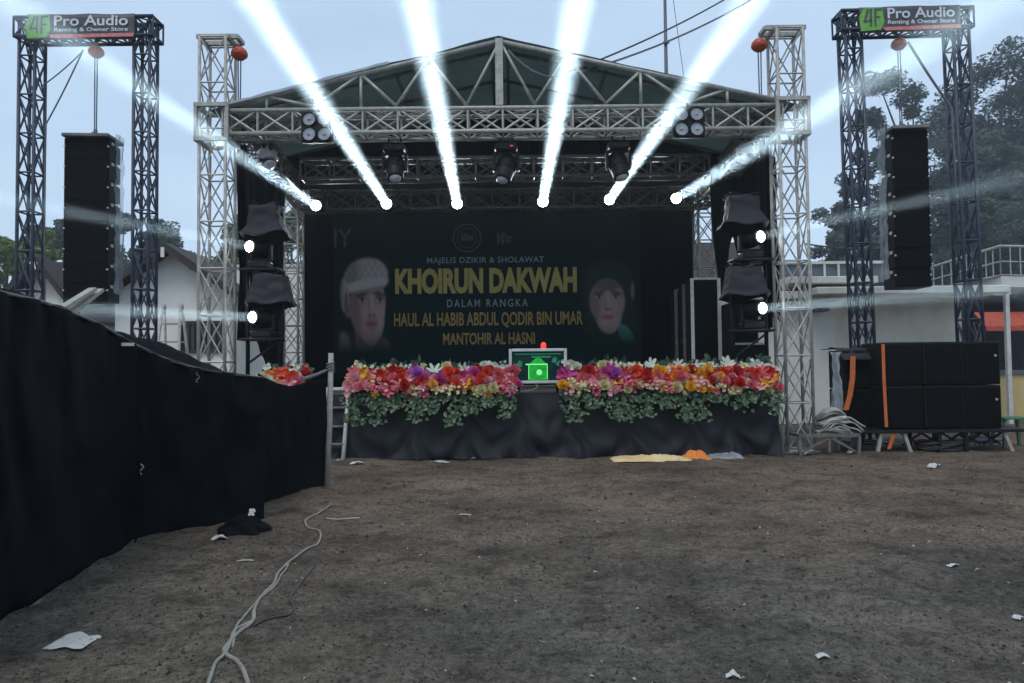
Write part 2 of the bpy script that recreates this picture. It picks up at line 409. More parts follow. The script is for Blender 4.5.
# roof structure: girders, gable and tarpaulin lift together
rf = thing('stage_roof', 'gabled stage roof of pale grey truss girders with a dark green tarpaulin', 'stage roof', (0, YF, 0))
bh = ZT-ZB
zc = (ZT+ZB)/2
lattice_part('front_beam', rf, 'silver_paint', (XL+.16, 0, zc), (XR-.16, 0, zc), .4, bh-.07, (0, 1, 0), .037, .018, 16)
zm = P(500, 169, YM).z
lattice_part('middle_beam', rf, 'dull_steel', (-3.9, YM-YF, zm), (3.7, YM-YF, zm), .35, .36, (0, 1, 0), .032, .017, 14)
zr = P(500, 200, YR).z
lattice_part('rear_beam', rf, 'dull_steel', (-4.5, YR-YF, zr), (4.3, YR-YF, zr), .35, .4, (0, 1, 0), .032, .017, 15)
for x in (XL+.35, XR-.35):
    lattice_part('side_beam', rf, 'dull_steel', (x, .2, ZB+.2), (x, YR-YF-.15, zr), .36, .36, (1, 0, 0), .03, .016, 10)
PK = P(500, 46, YF); PK = V(-.16, 0, PK.z)
EL = V(XL+.1, 0, ZT+.02); ER = V(XR-.1, 0, ZT+.02)
gm = MB()
for yy in (-.18,):
    o_ = V(0, yy, 0)
    gm.tube([EL+o_, PK+o_], .04, 8); gm.tube([PK+o_, ER+o_], .04, 8)
    def chord(x):
        return (EL.lerp(PK, (x-EL.x)/(PK.x-EL.x)) if x < PK.x else PK.lerp(ER, (x-PK.x)/(ER.x-PK.x))) + o_
    k = YF/F
    tops = [(px-510)*k for px in (268, 362, 430, 501, 567, 641, 727)]
    bots = [(px-510)*k for px in (315, 397, 467, 535, 606, 688)]
    for i, b_ in enumerate(bots):
        pb = V(b_, yy, ZT+.02)
        gm.tube([pb, chord(tops[i])], .026, 6); gm.tube([pb, chord(tops[i+1])], .026, 6)
    for i in (0, 1, 5, 6): gm.tube([V(tops[i], yy, ZT), chord(tops[i])], .026, 6)
gm.build('gable_frame', 'silver_paint', rf)
MB().bar((PK.x, -.18, ZT), (PK.x, -.18, PK.z+.03), .12, .1).build('king_post', 'silver_paint', rf)
RDG = PK.z+.07
pl = MB()
for yb in (0.15, 1.4, 2.7, 3.9):
    pl.tube([(EL.x, yb, ZT), (PK.x, yb, RDG-.08)], .03, 6); pl.tube([(ER.x, yb, ZT), (PK.x, yb, RDG-.08)], .03, 6)
for f_ in (.3, .62, .97):
    for E_ in (EL, ER):
        q = V(E_.x, 0, ZT).lerp(V(PK.x, 0, RDG-.06), f_); pl.tube([(q.x, .1, q.z), (q.x, 4.1, q.z)], .028, 6)
pl.build('rafter', 'dull_steel', rf)
def tarp_fn(E_):
    def f(u, v):
        y = -.22+v*4.75
        x = E_.x*1.03 + (PK.x-E_.x*1.03)*u; z = ZT+.0 + (RDG-ZT)*u
        z += -.05*math.sin(PI*((v*3.4) % 1))*math.sin(PI*u) + .02*N3((x*2, y*2, 1)) - .03*(1-u)**4
        return (x, y, z)
    return f
tp = MB().grid(tarp_fn(EL), 40, 40).grid(tarp_fn(ER), 40, 40)
tp = tp.build('tarpaulin', 'roof_tarp', rf)
# rear gable closed by the tarp
MB().grid(lambda u, v: (lambda x: (x, 4.25+.03*N3((x, v*2, 3)), ZB+.5+(max(.05, (ZT+(RDG-ZT)*(1-abs(x-PK.x)/4.7)))-ZB-.5)*v))(-4.7+9.2*u), 60, 8).build('rear_gable_sheet', 'roof_tarp', rf)
hm_ = MB()
hm_.grid(lambda u, v: (lambda q: (q.x, -.24-.01*v, q.z+.035-.045*v+.015*N3((q.x*4, 0, v))))(V(EL.x*1.03, 0, ZT-.02).lerp(V(PK.x, 0, RDG), u*.62)), 50, 2)
hm_.build('tarpaulin_hem', 'hem_tarp', rf)

# truss towers
def tower(name, label, X, Y, ztop, w, m, cr, br, cells, lean=0, cat='truss tower', grp=None):
    t = thing(name, label, cat, (X, Y, 0), (0, -lean, 0), grp)
    ch, b = lattice((0, 0, .04), (0, 0, ztop), w, w, (1, 0, 0), cr, br, cells)
    b.build('bracing', m, t)
    for c in ch: c.build('upright', m, t)
    MB().box((0, 0, .02), (w+.18, w+.18, .03), bev=.006).build('base_plate', 'dull_steel', t)
    return t
GT = 'front roof towers'
ft = []
for X, zt, lab, ln in ((XL, P(216, 42, YF).z, 'pale grey front roof tower nearest the white gabled house', 0), (XR, P(787, 33, YF).z, 'pale grey front roof tower beside the bundle of cloth on the metal trestles', R(.2))):
    t = tower('truss_tower', lab, X, YF, zt, .42, 'silver_paint', .027, .013, 9, ln, grp=GT)
    s = MB(); 
    for zz in (ZB-.06, ZT+.05):
        for sx, sy in ((-1, 0), (1, 0), (0, -1), (0, 1)):
            a = V(sx, sy, 0)*.25; b_ = V(-sy, sx, 0)*.27
            s.bar(a-b_+V(0, 0, zz), a+b_+V(0, 0, zz), .06)
    for sx in (-1, 1):
        for sy in (-1, 1): s.bar((sx*.25, sy*.25, ZB-.06), (sx*.25, sy*.25, ZT+.05), .05)
    s.build('sleeve_block', 'silver_paint', t)
    h = MB(); sg = 1 if X < 0 else -1
    for yy in (-.12, .12): h.bar((-sg*.23, yy, zt+.03), (sg*.36, yy, zt+.03), .07)
    h.bar((sg*.36, -.14, zt+.03), (sg*.36, .14, zt+.03), .06); h.bar((-sg*.23, -.23, zt), (-sg*.23, .23, zt), .06); h.bar((sg*.23, -.23, zt), (sg*.23, .23, zt), .06)
    h.build('head_block', 'silver_paint', t)
    ft.append((t, sg, zt))
GR = 'rear roof towers'
for px, lab in ((291, 'rear roof tower seen through the gap before the yellow-green tree'), (706, 'rear roof tower seen through the gap beside the tall white-edged speaker')):
    X = P(px, 250, YR).x
    tower('truss_tower', lab, X, YR, zr+.2, .42, 'silver_paint', .028, .013, 9, 0, grp=GR)

# hoists hanging from tower heads and gantries
def hoist(name, label, top, drop, grp, lines=2, tail=None):
    t = thing(name, label, 'chain hoist', top, group=grp)
    MB().tube([(0, 0, 0), (.03, 0, -.05), (.0, 0, -.11)], .016, 6).build('hook', 'chain_steel', t)
    b = MB(); prof = [(.001, -.30), (.07, -.29), (.125, -.24), (.135, -.2), (.12, -.15), (.07, -.1), (.001, -.095)]
    b.lathe(prof, 18); b.box((0, -.0, -.2), (.05, .29, .09), bev=.012)
    b.build('hoist_body', 'hoist_orange', t)
    c = MB()
    for i in range(lines):
        x = (i-(lines-1)/2)*.045
        c.tube([(x, 0, -.28), (x*.9, 0, -drop*.5), (x*.7, 0, -drop)], .011, 5)
    c.tube([(0, 0, -drop+.04), (0, 0, -drop-.1)], [.035, .02], 8)
    c.build('chain', 'chain_steel', t)
    return t
for (t, sg, zt), lab in zip(ft, ('orange chain hoist on the roof tower nearest the white gabled house', 'orange chain hoist on the roof tower above the cloth bundle')):
    hoist('chain_hoist', lab, (t.location.x+sg*.36-(.09 if sg < 0 else 0), YF-.02, zt-.01), zt-ZT-.1, 'chain hoists', 2)

# speaker gantries
YG = 13.2
def gantry(label, pxl, pxr, ytop, lean, banner_label, arr):
    a = P(pxl, 341, YG).x; b_ = P(pxr, 341, YG).x; cx = (a+b_)/2; hw = (b_-a)/2
    zt = P((pxl+pxr)/2, ytop, YG).z
    t = thing('speaker_gantry', label, 'gantry', (cx, YG, 0), (0, -lean, 0), 'speaker gantries')
    for s_ in (-1, 1):
        o = lattice_part('tower', t, 'navy_steel', (s_*hw, 0, .05), (s_*hw, 0, zt), .28, .3, (1, 0, 0), .03, .015, 11, sub='upright')
        MB().box((s_*hw, 0, .025), (.6, .6, .04), bev=.01).build('base_plate', 'navy_steel', t)
    lattice_part('cross_beam', t, 'navy_steel', (-hw-.22, 0, zt-.2), (hw+.22, 0, zt-.2), .38, .34, (0, 1, 0), .034, .016, 8)
    # the printed banner laced to the beam
    bt = thing('sign_banner', banner_label, 'sign', (cx, YG, 0), (0, -lean, 0), 'audio company banners')
    bw = hw*2*.93; y0 = -.265
    pn = MB(); pn.grid(lambda u, v: (-bw/2+bw*u, y0+.012*N3((u*6, v*2, cx)), zt-.02-.46*(1-v)+.01*N3((u*5, 1, cx))), 40, 6)
    pn.build('panel', 'sign_dark', bt, .006)
    yy = y0-.022
    lg = MB(); lx = -bw/2
    lg.add([(lx+.01, yy, zt-.46), (lx+.36, yy, zt-.44), (lx+.43, yy, zt-.3), (lx+.4, yy, zt-.035), (lx+.08, yy, zt-.03), (lx-.02, yy, zt-.2)], [(0, 1, 2, 3, 4, 5)])
    lg.build('logo_patch', 'sign_green', bt)
    lk = MB()
    def poly(pts): lk.add([(lx+x, yy-.006, zt-.48+z) for x, z in pts], [tuple(range(len(pts)))])
    poly([(.06, .2), (.1, .2), (.17, .4), (.13, .42)]); poly([(.06, .17), (.2, .19), (.2, .225), (.06, .2)]); poly([(.17, .1), (.2, .1), (.22, .42), (.18, .42)])
    poly([(.25, .1), (.285, .1), (.29, .42), (.255, .42)]); poly([(.29, .38), (.39, .39), (.39, .425), (.29, .42)]); poly([(.287, .25), (.36, .255), (.36, .285), (.287, .28)])
    lk.build('logo_mark', 'sign_dark', bt)
    mt = Matrix.Translation((lx+.42+(bw-.42)/2-.02, yy, zt-.145)) @ FACE
    lettering('lettering', 'Pro Audio', 'sign_white', bt, bw-.6, .19, mt, .018)
    mt = Matrix.Translation((lx+.42+(bw-.42)/2-.02, yy, zt-.315)) @ FACE
    lettering('lettering', 'Renting & Owner Store', 'sign_white', bt, bw-.6, .095, mt, .012)
    rs = MB().add([(lx+.44, yy, zt-.455), (bw/2-.02, yy, zt-.44), (bw/2+.0, yy, zt-.375), (lx+.4, yy, zt-.395)], [(0, 1, 2, 3)])
    rs.build('red_strip', 'sign_red', bt)
    return t, cx, zt, hw
gl = gantry('dark blue speaker gantry behind the black fabric fence', 29, 144, 20, 0, 'audio company banner on the gantry behind the black fabric fence', 0)
gr_ = gantry('dark blue speaker gantry standing behind the subwoofers, before the big trees', 864, 972, 12, R(.9), 'audio company banner on the gantry behind the subwoofers', 0)

# hanging line arrays
def line_array(label, pxa, pxb, yt, yb, side, curve, plast):
    pa, pb = P(pxa, yt, YG-.3), P(pxb, yb, YG-.3)
    wd = pb.x-pa.x; zt, zb = pa.z, P((pxa+pxb)/2, yb, YG-.3).z
    n = 8; hh = (zt-zb)/n; cx = (pa.x+pb.x)/2
    t = thing('line_array', label, 'speaker array', (cx, YG-.3, zb), (0, 0, R(4)*side), 'hanging line arrays')
    z = zt-zb; y = 0; tilt = 0
    for i in range(n):
        tilt = curve*max(0, i-4)*.6
        rot = Matrix.Rotation(-R(tilt), 3, 'X')
        c = V(0, y, z-hh/2)
        cab = MB()
        v = [(sx*wd/2*(1 if yy < 0 else .86), yy, sz*hh*.495*(1 if yy < 0 else .8)) for yy in (-.02, .52) for sx in (-1, 1) for sz in (-1, 1)]
        cab.add([c + rot @ Vector(p) for p in v], [(0, 2, 3, 1), (4, 5, 7, 6), (0, 1, 5, 4), (2, 6, 7, 3), (1, 3, 7, 5), (0, 4, 6, 2)])
        co = cab.build('cabinet', 'cabinet_paint', t)
        MB().box(c+rot @ V(0, -.03, 0), (wd*.95, .018, hh*.985), rot, .002).build('grille', 'black_grille', co)
        pn = MB()
        for sx in (-1, 1):
            pn.lathe([(.017, 0), (.017, .02), (.006, .03)], 8, Matrix.Translation(c+rot @ V(sx*wd*.482, -.03, hh*.1)) @ Matrix.Rotation(PI/2, 4, 'X'))
            pn.box(c+rot @ V(sx*(wd/2+.012), .08, hh*.3), (.02, .07, .05), rot)
        pn.build('rigging_pin', 'white_plastic', co)
        y += math.sin(R(tilt))*hh; z -= hh*math.cos(R(tilt))
    b = MB().box((0, .2, zt-zb+.045), (wd*1.04, .62, .06), bev=.01); b.bar((0, .25, zt-zb+.06), (0, .25, zt-zb+.2), .09, .05)
    b.build('flying_bumper', 'dull_steel', t)
    H = zt-zb
    sx = plast
    def pf(u, v):
        return (sx*(wd/2+.025+.02*v+.035*N3((u*5, v*13, 2))+.02*N3((u*9, v*31, 2))+.05*(1-v)**2*math.sin(u*7)), .14+.3*u+.06*N3((u*4, v*7, 5)), H*(.06+.99*v)+.05*N3((u*6, 3, v)))
    MB().grid(pf, 10, 40).grid(lambda u, v: (-wd/2+u*wd, -.05+.5*v, H+.085+.03*N3((u*9, v*3, 8))), 20, 6).build('rain_cover', 'clear_plastic', t)
    return t, cx, H+zb
al = line_array('black hanging speaker array over the black fabric fence', 66, 108, 139, 303, 1, 0.4, 1)
ar = line_array('black hanging speaker array above the subwoofers', 891, 931, 131, 287, -1, 2.2, -1)
for (g_, a_, lab) in ((gl, al, 'orange chain hoist holding the speaker array over the fabric fence'), (gr_, ar, 'orange chain hoist holding the speaker array above the subwoofers')):
    zt = g_[2]-.42
    hoist('chain_hoist', lab, (a_[1]+.0, YG-.06, zt), zt-a_[2]-.2, 'chain hoists', 2)
# slack ropes of the gantries
def rope(name, label, cat, pts, r, m, n=6, grp=None):
    o = MB().tube([p for p in pts], r, n).build(name, m, loc=pts[0]); tag(o, label, cat, grp); return o
def sagline(a, b, s, n=14):
    return [a.lerp(b, i/n)+V(0, 0, -s*4*(i/n)*(1-i/n)) for i in range(n+1)]
YH = YG-.28
rope('hoist_rope', 'thin rope from the hoist down the tower of the gantry behind the fence', 'rope',
     sagline(P(83, 50, YH), P(46, 124, YH), .04)+[P(45, 170, YH), P(44.5, 240, YH), P(45, 320, YH)], .013, 'rope_grey')
rope('hoist_rope', 'short stay rope from the hoist to the outer tower of the fence gantry', 'rope', sagline(P(82, 52, YH+.05), P(42, 86, YH+.05), .03), .011, 'rope_grey')
rope('hoist_rope', 'rope running slantwise from the hoist to the tower before the big trees', 'rope',
     sagline(P(908, 42, YH), P(951, 107, YH), .03)+[P(954, 150, YH), P(958, 240, YH)], .022, 'rope_grey')

# ================================================================== cloths and banner on the stage
def cloth(name, label, cat, m, fn, nu, nv, thick=.006, **k):
    o = MB().grid(fn, nu, nv).build(name, m, thick=thick); return tag(o, label, cat, **k)
bx0, bx1 = P(300, 300, YR+.12).x, P(697, 300, YR+.12).x
def back_fn(u, v):
    x = bx0+(bx1-bx0)*u
    top = min(ZT + (RDG-ZT)*(1-abs(x-PK.x)/4.75) - .05, 6.45) if abs(x) < 9 else 5
    z = DECK + (top-DECK)*v
    return (x, YR+.3+.05*math.sin(x*9+1.5*N3((x, v*2, 1)))+.03*N3((x*3, v*4, 2)), z)
cloth('backdrop_curtain', 'wide black curtain closing the back of the stage behind the printed banner', 'curtain', 'curtain_cloth', back_fn, 160, 16)

def border_fn(u, v):
    x = -4.5+8.8*u; top = ZT+(RDG-ZT)*(1-abs(x-PK.x)/4.75)-.06
    return (x, YF+2.75+.03*math.sin(x*10), 4.98+(top-4.98)*v)
cloth('border_curtain', 'black border curtain across the top of the stage behind the middle truss', 'curtain', 'curtain_cloth', border_fn, 120, 8)
def side_curtain(label, xa, xb, prof):
    # hangs across the wing behind the front tower; the lower edge is torn and tied up unevenly
    Y = YF+2.2
    def f(u, v):
        i = u*(len(prof)-1); a = int(min(i, len(prof)-2)); py = prof[a]+(prof[a+1]-prof[a])*(i-a)
        px = xa+(xb-xa)*u
        lo = P(px, py, Y).z + .06*N3((u*17, 3, xa)); hi = ZB+.25
        x = P(px, 300, Y).x
        return (x+.03*N3((u*6, v*5, xa)), Y+.06*math.sin(u*24+v*1.5)+.05*N3((u*5, v*4, xa)), lo+(hi-lo)*v)
    return cloth('side_curtain', label, 'curtain', 'curtain_cloth', f, 110, 30)
side_curtain('black side curtain hanging in the wing nearest the white gabled house', 238, 284, [332, 340, 330, 338, 352, 372, 385, 392, 396])
side_curtain('black side curtain with a ragged lower edge in the wing beside the grey concrete building', 713, 779, [215, 262, 300, 282, 248, 236, 262, 300, 268, 240, 232, 255, 300, 312, 318, 322])
# narrow dark legs of cloth at the front of each wing
def wing_leg(label, X, z0, wd):
    def f(u, v):
        x = X+(u-.5)*wd*(1-.45*(1-v)+.25*math.sin(v*9+X))
        return (x+.03*N3((v*5, u*3, X)), YF+.28+.06*math.sin(u*11+v*2), z0+(ZB-z0)*v+.05*(1-v)*N3((u*6, 1, X)))
    return cloth('wing_curtain', label, 'curtain', 'curtain_cloth', f, 24, 30)
wing_leg('narrow black curtain gathered against the front tower nearest the house', XL+.3, 1.9, .2)
wing_leg('narrow black curtain gathered against the front tower nearest the concrete building', XR-.28, 2.0, .2)

YB = YR+.02
b0, b1 = P(333, 214, YB), P(642, 360, YB)
BW, BH = b1.x-b0.x, b0.z-b1.z+.35; bcx = (b0.x+b1.x)/2; bz0 = b0.z-BH
bn = thing('event_banner', 'dark teal printed banner with gold lettering and two portraits at the stage back', 'banner', (bcx, YB, bz0))
MB().grid(lambda u, v: (-BW/2+BW*u, .012*N3((u*5, v*3, 7)), BH*v), 60, 30).build('vinyl_sheet', 'banner_vinyl', bn, .006)
def bp(px, py): q = P(px, py, YB-.03); return V(q.x-bcx, q.z-bz0, 0)
def btext(s, px0, px1, py0, py1, m, bold, spacing=1.0):
    a, b_ = bp(px0, py0), bp(px1, py1)
    lettering('lettering', s, m, bn, b_.x-a.x, a.y-b_.y, Matrix.Translation(((a.x+b_.x)/2, -.03, (a.y+b_.y)/2)) @ FACE, bold, spacing=spacing)
btext('MAJELIS DZIKIR & SHOLAWAT', 427, 544, 257.5, 264, 'pale_print', .012, 1.1)
btext('KHOIRUN DAKWAH', 395, 577, 268.5, 292.5, 'gold_print', .05, .98)
btext('DALAM RANGKA', 447, 528, 299.5, 306.5, 'pale_print', .012, 1.35)
btext('HAUL AL HABIB ABDUL QODIR BIN UMAR', 394, 583, 313, 327, 'amber_print', .02)
btext('MANTOHIR AL HASNI', 443, 535, 333, 344, 'amber_print', .02)
btext('IY', 334, 352, 229, 247, 'faint_print', .01)
# round seal and monogram
cq = bp(467, 238); rg = MB()
for ro, ri in ((.31, .285), (.215, .2)):
    vs = []; n = 40
    for k in range(n):
        t_ = 2*PI*k/n
        vs += [(cq.x+ro*math.cos(t_), -.03, cq.y+ro*math.sin(t_)), (cq.x+ri*math.cos(t_), -.03, cq.y+ri*math.sin(t_))]
    rg.add(vs, [(2*k, 2*k+1, (2*k+3) % (2*n), (2*k+2) % (2*n)) for k in range(n)])
for (x, z, w_, h_) in ((-.1, -.06, .05, .12), (-.03, -.06, .05, .12), (.04, -.06, .05, .12), (.11, -.06, .05, .12), (-.13, .07, .3, .03)):
    rg.add([(cq.x+x-w_/2*(x > -.13)*1, -.03, cq.y+z), (cq.x+x+w_/2, -.03, cq.y+z), (cq.x+x+w_/2, -.03, cq.y+z+h_), (cq.x+x-w_/2*(x > -.13), -.03, cq.y+z+h_)], [(0, 1, 2, 3)])
rg.build('round_seal', 'faint_print', bn)
btext('M', 497, 504, 232, 244, 'faint_print', .03); btext('br', 505, 513, 233, 243, 'faint_print', .02)

def portrait(px0, py0, px1, py1, kind):
    a, b_ = bp(px0, py0), bp(px1, py1); nu, nv = 140, 180
    mb = MB().grid(lambda u, v: (a.x+(b_.x-a.x)*u, -.028, b_.y+(a.y-b_.y)*v), nu, nv)
    o = mb.build('portrait_print', 'portrait_print', bn)
    ca = o.data.color_attributes.new('print', 'FLOAT_COLOR', 'POINT')
    px_ = [[None]*(nu+1) for _ in range(nv+1)]
    bgc = Vector((.0022, .0155, .0178))
    def ell(x, y, cx, cy, rx, ry, soft=.12, ang=0):
        dx, dy = x-cx, y-cy; c, s_ = math.cos(ang), math.sin(ang); dx, dy = dx*c+dy*s_, -dx*s_+dy*c
        d_ = math.sqrt((dx/rx)**2+(dy/ry)**2); return max(0, min(1, (1-d_)/soft+.5))
    for j in range(nv+1):
        for i in range(nu+1):
            x, y = i/nu, j/nv; c = bgc.copy()
            def lay(m, col): 
                nonlocal c
                c = c.lerp(Vector(col), max(0, min(1, m)))
            if kind == 'man':
                nn = .5+.5*N3((x*16, y*16, 2)); n3 = .5+.5*N3((x*38, y*30, 6)); sk = .94+.12*nn
                lay(ell(x, y, .45, -.08, .62, .3, .15), (.03, .028, .03)); lay(ell(x, y, .08, .03, .16, .17, .3, .4), (.17, .16, .16)); lay(ell(x, y, .86, -.02, .14, .15, .3, -.5), (.1, .1, .1))
                lay(ell(x, y, .52, .14, .2, .24, .14), (.15, .105, .09)); lay(ell(x, y, .62, .16, .16, .1, .6), (.09, .06, .05))
                lay(ell(x, y, .2, .44, .055, .1, .25), (.2, .145, .125)); lay(ell(x, y, .2, .44, .028, .06, .5), (.12, .08, .07))
                face = max(ell(x, y, .55, .46, .33, .34, .06), ell(x, y, .61, .34, .25, .28, .07))
                lay(face, (.30*sk, .22*sk, .195*sk))
                lay(face*ell(x, y, .27, .4, .17, .36, .9)*.75, (.12, .08, .07)); lay(face*ell(x, y, .36, .3, .1, .12, .9)*.5, (.17, .115, .1)); lay(face*ell(x, y, .5, .38, .09, .07, 1)*.4, (.36, .27, .24))
                lay(face*ell(x, y, .6, .61, .3, .05, .9)*.6, (.14, .1, .09))
                for ex_, tl in ((.44, .1), (.77, -.12)):
                    lay(ell(x, y, ex_, .562, .115, .02, .6, tl)*.95, (.035, .028, .026)); lay(ell(x, y, ex_, .512, .1, .045, .9)*.5, (.13, .09, .08))
                    lay(ell(x, y, ex_, .508, .07, .02, .4), (.3, .28, .27)); lay(ell(x, y, ex_+.01, .508, .027, .022, .35), (.015, .013, .012)); lay(ell(x, y, ex_, .525, .085, .009, .5, tl*.6), (.02, .016, .016))
                lay(ell(x, y, .635, .47, .022, .1, .9)*.6, (.4, .31, .275)); lay(ell(x, y, .575, .44, .03, .1, .9)*.5, (.16, .11, .095))
                lay(ell(x, y, .62, .375, .085, .035, .6)*.6, (.24, .17, .15)); lay(ell(x, y, .585, .355, .026, .012, .5), (.05, .03, .03)); lay(ell(x, y, .665, .355, .024, .012, .5), (.05, .03, .03))
                lay(ell(x, y, .62, .318, .12, .022, .8)*.5, (.12, .085, .075))
                lay(ell(x, y, .62, .282, .125, .016, .4), (.2, .085, .08)); lay(ell(x, y, .62, .256, .105, .018, .5), (.27, .13, .12)); lay(ell(x, y, .62, .27, .13, .005, .5), (.05, .02, .02)); lay(ell(x, y, .62, .222, .08, .018, .9)*.5, (.15, .1, .09))
                cap = ell(x, y, .52, .72, .42, .2, .06, .06)*(1 if y > .62+.05*(x-.5)+.02*math.sin(x*7) else 0)
                cl_ = .26+.07*nn+.05*math.sin(x*52)*math.sin(y*60); lay(cap, (cl_, cl_*.95, cl_*.95)); lay(cap*ell(x, y, .2, .74, .2, .22, .9)*.7, (.12, .115, .12))
                bnd = ell(x, y, .5, .65, .45, .06, .15, .1); lay(bnd, (.33+.06*n3, .31+.06*n3, .31+.06*n3)); lay(ell(x, y, .5, .605, .42, .012, .6, .1)*.7, (.1, .08, .075))
                lay(ell(x, y, .12, .55, .085, .17, .15, .15), (.22+.07*n3, .21+.07*n3, .21+.07*n3)); lay(ell(x, y, .15, .47, .04, .12, .6), (.1, .095, .1))
            else:
                nn = .5+.5*N3((x*14, y*14, 3)); sk = .94+.12*nn
                lay(ell(x, y, .45, .08, .72, .4, .15), (.012+.006*nn, .017+.006*nn, .018)); lay(ell(x, y, .46, .6, .43, .44, .08), (.016, .03, .03))
                for q_ in range(5): lay(ell(x, y, .16+.02*q_+.35*(1-y), .3, .012, .5, .9, .5-.1*q_)*.35, (.04, .055, .055))
                face = max(ell(x, y, .44, .5, .29, .26, .06), ell(x, y, .46, .38, .22, .25, .07))
                lay(face, (.29*sk, .215*sk, .19*sk)); lay(ell(x, y, .44, .72, .28, .1, .3)*face, (.09, .085, .085))
                lay(face*ell(x, y, .2, .45, .13, .34, .9)*.7, (.13, .09, .08)); lay(face*ell(x, y, .7, .45, .1, .34, .9)*.4, (.15, .1, .09))
                for ex_, tl in ((.31, .12), (.58, -.12)):
                    lay(ell(x, y, ex_, .605, .1, .014, .6, tl), (.04, .03, .03)); lay(ell(x, y, ex_, .562, .085, .04, .9)*.45, (.13, .09, .08))
                    lay(ell(x, y, ex_, .558, .062, .019, .4), (.3, .28, .27)); lay(ell(x, y, ex_, .558, .025, .021, .35), (.015, .012, .012)); lay(ell(x, y, ex_, .574, .075, .009, .5, tl*.6), (.02, .015, .015))
                lay(ell(x, y, .455, .5, .018, .09, .9)*.55, (.38, .29, .26)); lay(ell(x, y, .41, .47, .024, .09, .9)*.45, (.16, .11, .1)); lay(ell(x, y, .45, .42, .065, .025, .6)*.6, (.22, .15, .13))
                lay(ell(x, y, .425, .405, .02, .009, .5), (.06, .035, .035)); lay(ell(x, y, .478, .405, .02, .009, .5), (.06, .035, .035))
                lay(ell(x, y, .45, .328, .095, .014, .4), (.24, .08, .08)); lay(ell(x, y, .45, .305, .08, .016, .5), (.3, .12, .115)); lay(ell(x, y, .45, .317, .1, .004, .5), (.06, .02, .02))
                lay(ell(x, y, .74, .12, .15, .085, .2, -.7), (.05, .19, .16))
                lay(ell(x, y, .86, .62, .03, .1, .4), (.12, .12, .12))
            e = min(x*9, (1-x)*9, (1-y)*9, y*4)
            if e < 1: c = bgc.lerp(c, max(0, e))
            px_[j][i] = c
    for _ in range(5):       # soft, low-resolution print
        px_ = [[(px_[j][max(i-1, 0)]+px_[j][i]*2+px_[j][min(i+1, nu)])/4 for i in range(nu+1)] for j in range(nv+1)]
        px_ = [[(px_[max(j-1, 0)][i]+px_[j][i]*2+px_[min(j+1, nv)][i])/4 for i in range(nu+1)] for j in range(nv+1)]
    for j in range(nv+1):
        for i in range(nu+1):
            c = px_[j][i]; ca.data[j*(nu+1)+i].color = (c.x*1.05, c.y*1.0, c.z*1.0, 1)
portrait(338, 250, 392, 352, 'man'); portrait(580, 258, 642, 345, 'woman')

# ================================================================== stage lights
def moving_head(name, label, cat, loc, aim, s=1.0, lit=None, hang=True, grp=None, cover=None, lens_r=.1):
    t = thing(name, label, cat, loc, group=grp); k = -1 if hang else 1
    b = MB().box((0, 0, k*.06*s), (.36*s, .34*s, .12*s), bev=.02*s)
    if hang:
        for x in (-.1, .1): b.bar((x*s, 0, 0), (x*s, 0, .12), .03, .05)
    bo = b.build('base', 'black_metal', t)
    MB().box((.09*s, -.172*s, k*.06*s), (.035*s, .008, .02*s)).build('display', 'red_led' if 'red display' in label else 'dark_glass', bo)
    yk = MB(); hz = k*.36*s
    yk.box((0, 0, k*.145*s), (.4*s, .15*s, .05*s), bev=.01)
    for x in (-1, 1): yk.box((x*.19*s, 0, k*.28*s), (.045*s, .13*s, .3*s), bev=.012*s)
    yk.build('yoke', 'black_metal', t)
    aim = Vector(aim).normalized(); q = aim.to_track_quat('Z', 'Y').to_matrix().to_4x4()
    mt = Matrix.Translation((0, 0, hz)) @ q
    h = MB().lathe([(.08*s, -.2*s), (.14*s, -.17*s), (.155*s, -.05*s), (.15*s, .08*s), (.135*s, .2*s), (.13*s, .235*s), (.12*s, .235*s)], 20, mt)
    for i in range(5): h.lathe([(.158*s, (-.1+i*.035)*s), (.166*s, (-.095+i*.035)*s), (.158*s, (-.085+i*.035)*s)], 16, mt)
    ho = h.build('head', 'black_metal', t)
    MB().lathe([(lens_r, .237*s), (lens_r*.92, .255*s), (lens_r*.7, .275*s), (lens_r*.38, .29*s), (.001, .295*s)], 20, mt).build('lens', lit or 'lamp_glass', ho)
    return t, Vector(loc)+Vector((0, 0, hz))+aim*(.32*s)
def beam(o, start, d, energy, size, spread, spill=0):
    l = bpy.data.lights.new('beam', 'AREA'); l.shape = 'DISK'; l.size = size; l.spread = R(spread); l.energy = energy; l.color = (.72, .92, 1)
    lo = bpy.data.objects.new('beam_light', l); COL.objects.link(lo); lo.parent = o
    lo.location = Vector(start)-o.location; lo.rotation_euler = Vector(d).to_track_quat('-Z', 'Y').to_euler()
    if spill:
        l2 = bpy.data.lights.new('spill', 'AREA'); l2.shape = 'DISK'; l2.size = size*.9; l2.spread = R(100); l2.energy = spill; l2.color = (.85, .95, 1)
        l2o = bpy.data.objects.new('spill_light', l2); COL.objects.link(l2o); l2o.parent = o
        l2o.location = lo.location; l2o.rotation_euler = lo.rotation_euler
YS = 15.25
BEAM_E = 370
names = ['first', 'second', 'third', 'fourth', 'fifth', 'sixth']
